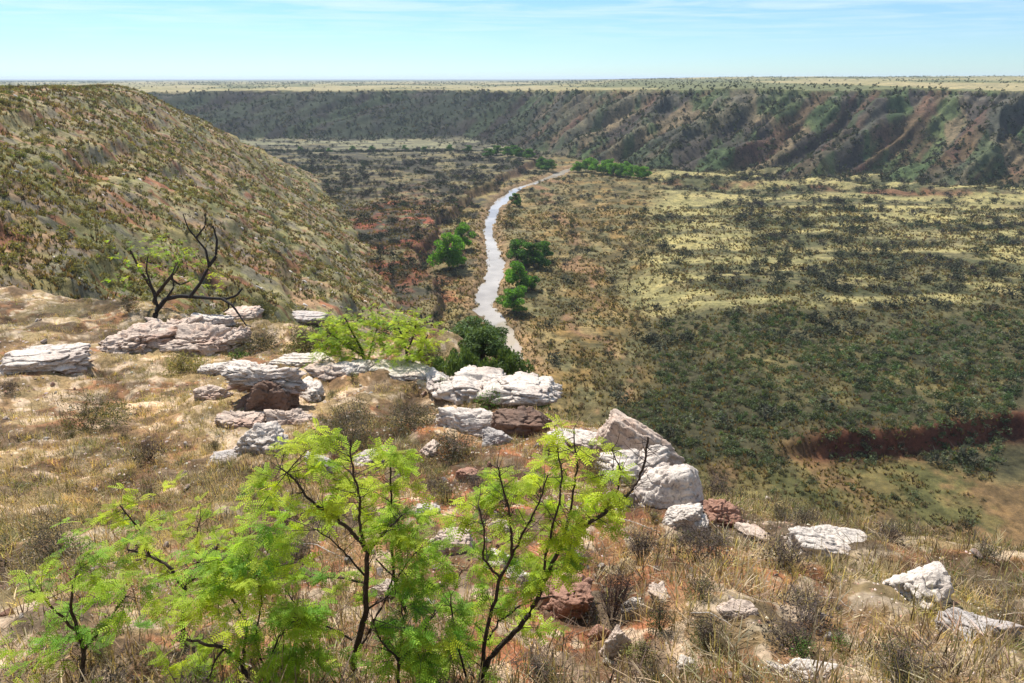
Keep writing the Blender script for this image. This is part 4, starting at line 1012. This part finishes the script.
def euler_m(yaw, pitch, roll):
    cy, sy, cp, sp_, cr, sr = np.cos(yaw), np.sin(yaw), np.cos(pitch), np.sin(pitch), np.cos(roll), np.sin(roll)
    x = np.stack([cy*cp, sy*cp, -sp_], 1); y0 = np.stack([-sy, cy, 0*cy], 1); z0 = np.cross(x, y0)
    y = y0*cr[:, None]+z0*sr[:, None]; return np.stack([x, y, np.cross(x, y)], 2)
LIME, GREEN = np.array((.42, .50, .04)), np.array((.15, .32, .035))
def sapling(base, branches, blobs, label, seed, name='mesquite_sapling', spread=.22, lsz=1.0, bark=None, cat='sapling', group=None, yb=None, leafmul=1.0):
    rng = np.random.default_rng(seed); X0, Y0, Z0 = hit(*base) if yb is None else (0, yb, 0)
    if yb is not None:
        d = ray(*base); t = yb/d[1]; X0, Z0 = d[0]*t, min(CAMZ+d[2]*t, Hs(d[0]*t, yb))
    o3 = np.array([X0, Y0, Z0])
    def w3(px, py, dy): d = ray(px, py); return d*((Y0+dy)/d[1])+np.array([0, 0, CAMZ])-o3
    tb = TB(); allp = []; nodes = {}
    for pts, r0, r1 in branches:
        dy0 = nodes.get(pts[0], 0.0); slope = rng.normal(0, spread*.9); q = []
        for i, p in enumerate(pts):
            dy = dy0+slope*i/max(1, len(pts)-1)+(rng.normal(0, .02) if i else 0); nodes[p] = dy; q.append(w3(*p, dy))
        n = max(6, len(pts)*4); q = resample(q, n)
        q[1:-1] += rng.normal(0, .004, (n-2, 3)); mpp = np.linalg.norm(o3-[0, 0, CAMZ])/F
        rad = np.linspace(r0, r1, n)*mpp*.8; v, f = tube(q, rad, 7); tb.add(v, f, (1, 1, 1)); allp.append(q)
    AP = np.concatenate(allp) if allp else np.zeros((1, 3))
    # sprouting side twigs on every branch
    for q in allp:
        for j in range(int(len(q)*1.6)):
            i = int(rng.integers(2, len(q))); e = q[i]+rng.normal(0, .07, 3)+[0, 0, .04]
            v, f = tube(np.stack([q[i], (q[i]+e)/2+rng.normal(0, .006, 3), e]), [.0028, .002, .001], 4); tb.add(v, f, (1, 1, 1))
    P_, Y_, Pi, Ti = [], [], [], []
    for bx, by, rx, ry, n, lime in blobs:
        n = int(n*leafmul*.85); dy = rng.normal(0, spread*.5)
        c = w3(bx, by, dy); near = AP[np.argmin(np.linalg.norm((AP-c)*[1, .4, 1], axis=1))]
        c[1] = c[1]*.5+near[1]*.5; mpp = np.linalg.norm(c+o3-[0, 0, CAMZ])/F
        nt_ = max(3, n//6); 
        for k in range(nt_):
            e = c+rng.normal(0, 1, 3)*[rx*mpp*.8, (rx+ry)/2*mpp*.9, ry*mpp*.85]
            s0 = near if k % 3 == 0 else near+(c-near)*rng.uniform(.3, .9)
            mid = (s0+e)/2+rng.normal(0, .02, 3)+[0, 0, .02]
            tw = resample([s0, mid, e], 5); v, f = tube(tw, np.linspace(.0035 if k % 3 == 0 else .002, .0008, 5), 4); tb.add(v, f, (1, 1, 1))
            m = n//nt_+1; t = rng.uniform(.35, 1.05, m)[:, None]
            pos = s0+(e-s0)*t+rng.normal(0, .012, (m, 3)); d = e-s0; ya = math.atan2(d[1], d[0])
            P_.append(pos); Y_.append(ya+rng.normal(0, .9, m)); Pi.append(rng.normal(.12, .32, m))
            lm = np.clip(lime+rng.normal(0, .22)+rng.normal(0, .12, (m, 1)), 0, 1); col = (GREEN*(1-lm)+LIME*lm)*rng.uniform(.55, 1.3, (m, 1)); Ti.append(col)
    trunk = obj('trunk', tb.mesh('trunk', True), bark or M_bark)
    e_ = empty(name, tuple(o3), label, cat, group); trunk.parent = e_
    if P_:
        pos = np.concatenate(P_); ya = np.concatenate(Y_); pi_ = np.concatenate(Pi); n = len(pos)
        v, f, c = stampM(LT[0], LT[1], pos, euler_m(ya, pi_, rng.normal(0, .35, n)), rng.uniform(.7, 1.2, n)*lsz, np.concatenate(Ti))
        obj('foliage', mesh_np('foliage', v, f, c), M_leaf, e_)
    return e_
A = [
 ([(352,676),(358,640),(366,612),(367,577),(368,552)], 4.0, 2.2),
 ([(368,552),(364,545),(347,527),(335,517),(317,506),(304,492),(293,477),(280,468)], 2.2, .7),
 ([(368,552),(382,536),(390,527),(402,515)], 1.6, .8),
 ([(364,545),(359,520),(360,500),(356,482),(351,463),(350,440)], 1.5, .6),
 ([(366,583),(344,578),(311,577),(290,580)], 1.3, .5),
 ([(366,577),(350,558),(338,545),(317,530)], 1.2, .5),
 ([(360,650),(385,600),(394,577),(376,559)], 1.6, .8),
 ([(406,612),(398,590),(394,577),(392,541),(391,500),(390,483),(391,452)], 1.8, .7),
 ([(352,640),(330,628),(300,610),(285,590)], 1.2, .5),
 ([(366,610),(390,594),(405,566),(420,548)], 1.2, .5)]
Ab = [(316,436,22,12,55,.9),(302,428,16,8,30,1),(350,436,16,8,26,.8),(272,480,22,14,60,.85),(262,492,16,8,26,.9),(355,462,24,12,50,.7),(345,488,16,16,26,.7),(380,486,24,18,70,.75),(402,500,22,18,60,.6),(390,522,26,16,70,.5),(330,500,18,10,30,.8),
      (305,512,22,10,45,.55),(300,535,18,10,24,.6),(402,470,16,18,40,.8),(425,545,24,20,60,.55),(410,575,24,18,46,.45),(375,600,22,14,28,.4),(330,570,22,12,24,.5),(430,592,22,24,50,.35),(385,455,12,14,24,.9),(300,575,18,12,20,.5)]
sapling((352,676), A, Ab, 'tall mesquite sapling with a forked dark trunk at bottom centre left', 501)
B = [
 ([(476,692),(488,660),(510,636),(528,617),(546,577),(562,543)], 3.4, 2.0),
 ([(562,543),(567,535),(595,520),(618,502),(628,494),(640,478),(646,458),(648,437)], 2.2, .8),
 ([(481,684),(486,633),(500,578),(512,556)], 2.6, 1.5),
 ([(512,556),(511,530),(508,505),(500,478),(497,465)], 1.5, .6),
 ([(512,556),(525,530),(540,500),(548,475)], 1.3, .6),
 ([(543,580),(545,560),(552,530),(560,500),(562,475),(557,445)], 1.6, .6),
 ([(562,543),(570,510),(577,470),(574,428)], 1.4, .6),
 ([(600,516),(618,490),(620,470),(612,450)], 1.1, .5),
 ([(500,578),(484,560),(484,530),(478,505)], 1.3, .6),
 ([(488,640),(500,620),(530,600),(555,596)], 1.3, .6),
 ([(470,690),(455,640),(450,600),(462,570)], 1.5, .6)]
Bb = [(497,482,22,12,46,.75),(482,500,20,12,34,.7),(512,505,20,16,40,.7),(540,470,18,12,30,.85),(560,460,20,14,40,.8),(575,440,14,12,20,.95),(556,424,16,8,16,1),(600,470,20,12,34,.85),(612,492,16,10,26,.8),(592,495,20,14,36,.8),
      (548,510,24,18,60,.7),(575,520,22,14,46,.75),(520,535,22,16,46,.6),(552,545,24,16,56,.65),(490,540,20,16,36,.6),(535,575,24,16,46,.55),(565,575,16,14,26,.55),(500,590,20,16,34,.5),(470,575,20,18,36,.5),(520,620,20,14,28,.5),(462,620,22,24,56,.35),(450,655,26,22,70,.4),(475,655,16,20,30,.4)]
sapling((478,690), B, Bb, 'tall mesquite sapling with a long bare branch reaching right', 502)
Cc = [([(182,640),(183,620),(184,597),(186,585),(200,574),(212,558),(218,545)], 2.6, .9), ([(185,590),(171,568),(150,556),(128,550)], 2, .8), ([(200,574),(196,545),(200,520)], 1.1, .5), ([(150,556),(140,530),(120,505)], 1.1, .5)]
sapling((182,642), Cc, [(208,528,18,10,26,.8),(215,548,14,8,14,.8),(180,560,18,12,22,.75),(195,505,14,10,14,.8),(150,530,24,16,40,.7),(120,505,24,18,50,.7),(125,550,24,16,40,.5)], 'small crooked mesquite sapling in the dry grass at the left', 503)
Dd = [([(252,690),(241,661),(221,647),(194,641),(176,640)], 3, 1), ([(243,665),(245,640),(247,623),(232,600),(215,582)], 1.8, .6), ([(265,690),(266,672),(273,650),(284,629),(300,618)], 1.8, .6), ([(266,672),(255,640),(262,600),(258,575)], 1.2, .5), ([(225,648),(215,660),(208,684)], 1.3, .7)]
sapling((252,692), Dd, [(236,548,34,14,90,.35),(262,560,22,12,50,.35),(228,570,22,12,40,.3),(212,612,24,16,60,.7),(190,655,24,18,70,.6),(185,625,18,12,34,.75),(240,600,22,16,40,.5),(265,630,20,18,40,.45),(295,605,20,14,34,.5),(300,640,26,18,60,.55),(280,665,24,14,50,.5),(325,620,20,18,34,.4),(320,660,20,16,34,.5),(225,675,24,12,50,.7)], 'low spreading mesquite sapling in the bottom left corner', 504, leafmul=1.5)
E = [([(400,700),(398,660),(404,630),(402,605)], 2.2, .8), ([(400,664),(420,640),(436,610)], 1.4, .6), ([(398,660),(380,640),(372,615)], 1.2, .5)]
sapling((400,704), E, [(415,630,24,18,60,.3),(400,655,24,18,46,.3),(385,640,20,14,30,.3),(432,640,22,24,60,.4),(440,670,24,14,56,.45),(405,610,18,12,24,.3)], 'short dark leaved mesquite sapling between the two tall ones', 505)
sapling((80,700), [([(80,700),(84,650),(70,610),(76,570)], 2.6, .8), ([(84,650),(110,620),(126,596)], 1.5, .6), ([(75,630),(50,606),(30,590)], 1.3, .6)], [(76,575,30,16,80,.5),(120,605,26,16,60,.5),(40,600,28,18,60,.5),(90,640,30,18,60,.4),(60,650,26,18,50,.4)], 'leafy mesquite sapling at the bottom far left', 506)
# lime bushes at the edge
sapling((366,366), [([(366,368),(362,350),(352,332),(345,318)], 2.2, .8), ([(366,368),(372,345),(378,325)], 1.8, .7), ([(364,356),(345,345),(325,330)], 1.5, .6), ([(364,360),(335,356),(318,350)],1.2,.5)],
        [(350,320,22,8,120,.7),(330,330,22,9,120,.65),(370,325,20,9,110,.65),(348,342,26,10,140,.5),(378,345,18,12,110,.5),(325,346,14,8,70,.5),(352,358,24,7,80,.4)], 'bushy lime green mesquite at the edge, left of its pair', 507, name='mesquite_bush', cat='bush', spread=.6, lsz=1.35, leafmul=2.3)
sapling((408,368), [([(408,370),(406,350),(400,330),(396,318)], 2, .8), ([(408,370),(420,350),(428,335)], 1.8, .7), ([(407,352),(414,335),(416,320)], 1.3, .6)],
        [(405,322,16,8,80,.85),(420,330,14,8,70,.9),(428,345,14,8,70,.85),(402,340,16,9,90,.75),(410,356,20,8,90,.6),(390,350,12,8,50,.6)], 'bushy lime green mesquite at the edge, right of its pair', 508, name='mesquite_bush', cat='bush', spread=.6, lsz=1.35, leafmul=2.3)
# left: living mesquite and the black dead branch
yl = hit(165, 325)[1]
sapling((150,322), [([(150,322),(156,295),(170,278),(182,262)], 3, 1), ([(156,295),(140,270),(130,250)], 2, .8), ([(170,278),(180,285),(196,278)],1.4,.6)],
        [(172,262,20,12,120,.45),(190,270,14,10,70,.5),(185,250,14,8,50,.5),(160,250,20,12,90,.45),(140,258,22,14,110,.4),(125,275,20,14,90,.4),(178,284,18,8,60,.4),(222,272,12,7,40,.95),(222,290,16,6,40,.8)], 'green mesquite growing behind the black dead branch', 509, name='mesquite_bush', cat='bush', spread=.6, lsz=1.4, leafmul=.9, yb=yl+2.2)
sapling((150,332), [([(150,334),(157,310),(166,299),(180,296),(205,298),(225,299),(236,296),(242,289)], 3.2, 1.0), ([(190,297),(200,284),(209,266),(206,250),(196,238),(188,228),(183,214)], 2.0, .5), ([(209,266),(216,256),(217,240),(213,226)], 1.9, .7),
        ([(222,299),(232,305),(240,316),(247,327)], 1.6, .6), ([(228,302),(229,308),(224,312)], 1, .6), ([(158,308),(152,288),(146,270),(148,256)], 1.6, .5), ([(196,238),(205,226),(206,214)], 1.1, .5), ([(166,299),(174,287),(172,274),(178,262)], 1.3,.4)],
        [], 'black dead mesquite with bare branches reaching over the pinkish outcrop', 510, name='dead_tree', cat='dead tree', bark=M_burnt, spread=.3, yb=yl)
# dead sticks and long bleached stems lying about
rng = np.random.default_rng(77)
for px, py, dx_, lab in [(600, 520, 60, 'long bleached stick lying across the litter right of the long bare branch'), (300, 545, 40, 'pale dead stick lying behind the tall left sapling'), (690, 615, 40, 'curved pale stem arching over the golden grass'), (230, 665, 30, 'bleached forked stick near the bottom left'), (820, 600, 34, 'thin pale stem leaning in the grass near the lone boulder')]:
    a = np.array(hit(px, py)); b = np.array(hit(px+dx_, py+14)); o = a.copy(); mid = (a+b)/2+[0, 0, .10]
    v, f = tube(resample([a-o+[0, 0, .02], mid-o, b-o+[0, 0, .03]], 9)+rng.normal(0, .006, (9, 3)), np.linspace(.009, .004, 9), 6)
    me = mesh_np('dead_stick', v, f, np.full((len(v), 3), .38)*[1, .88, .75], True); tag(obj('dead_stick', me, M_twig, None, tuple(o)), lab, 'stick')
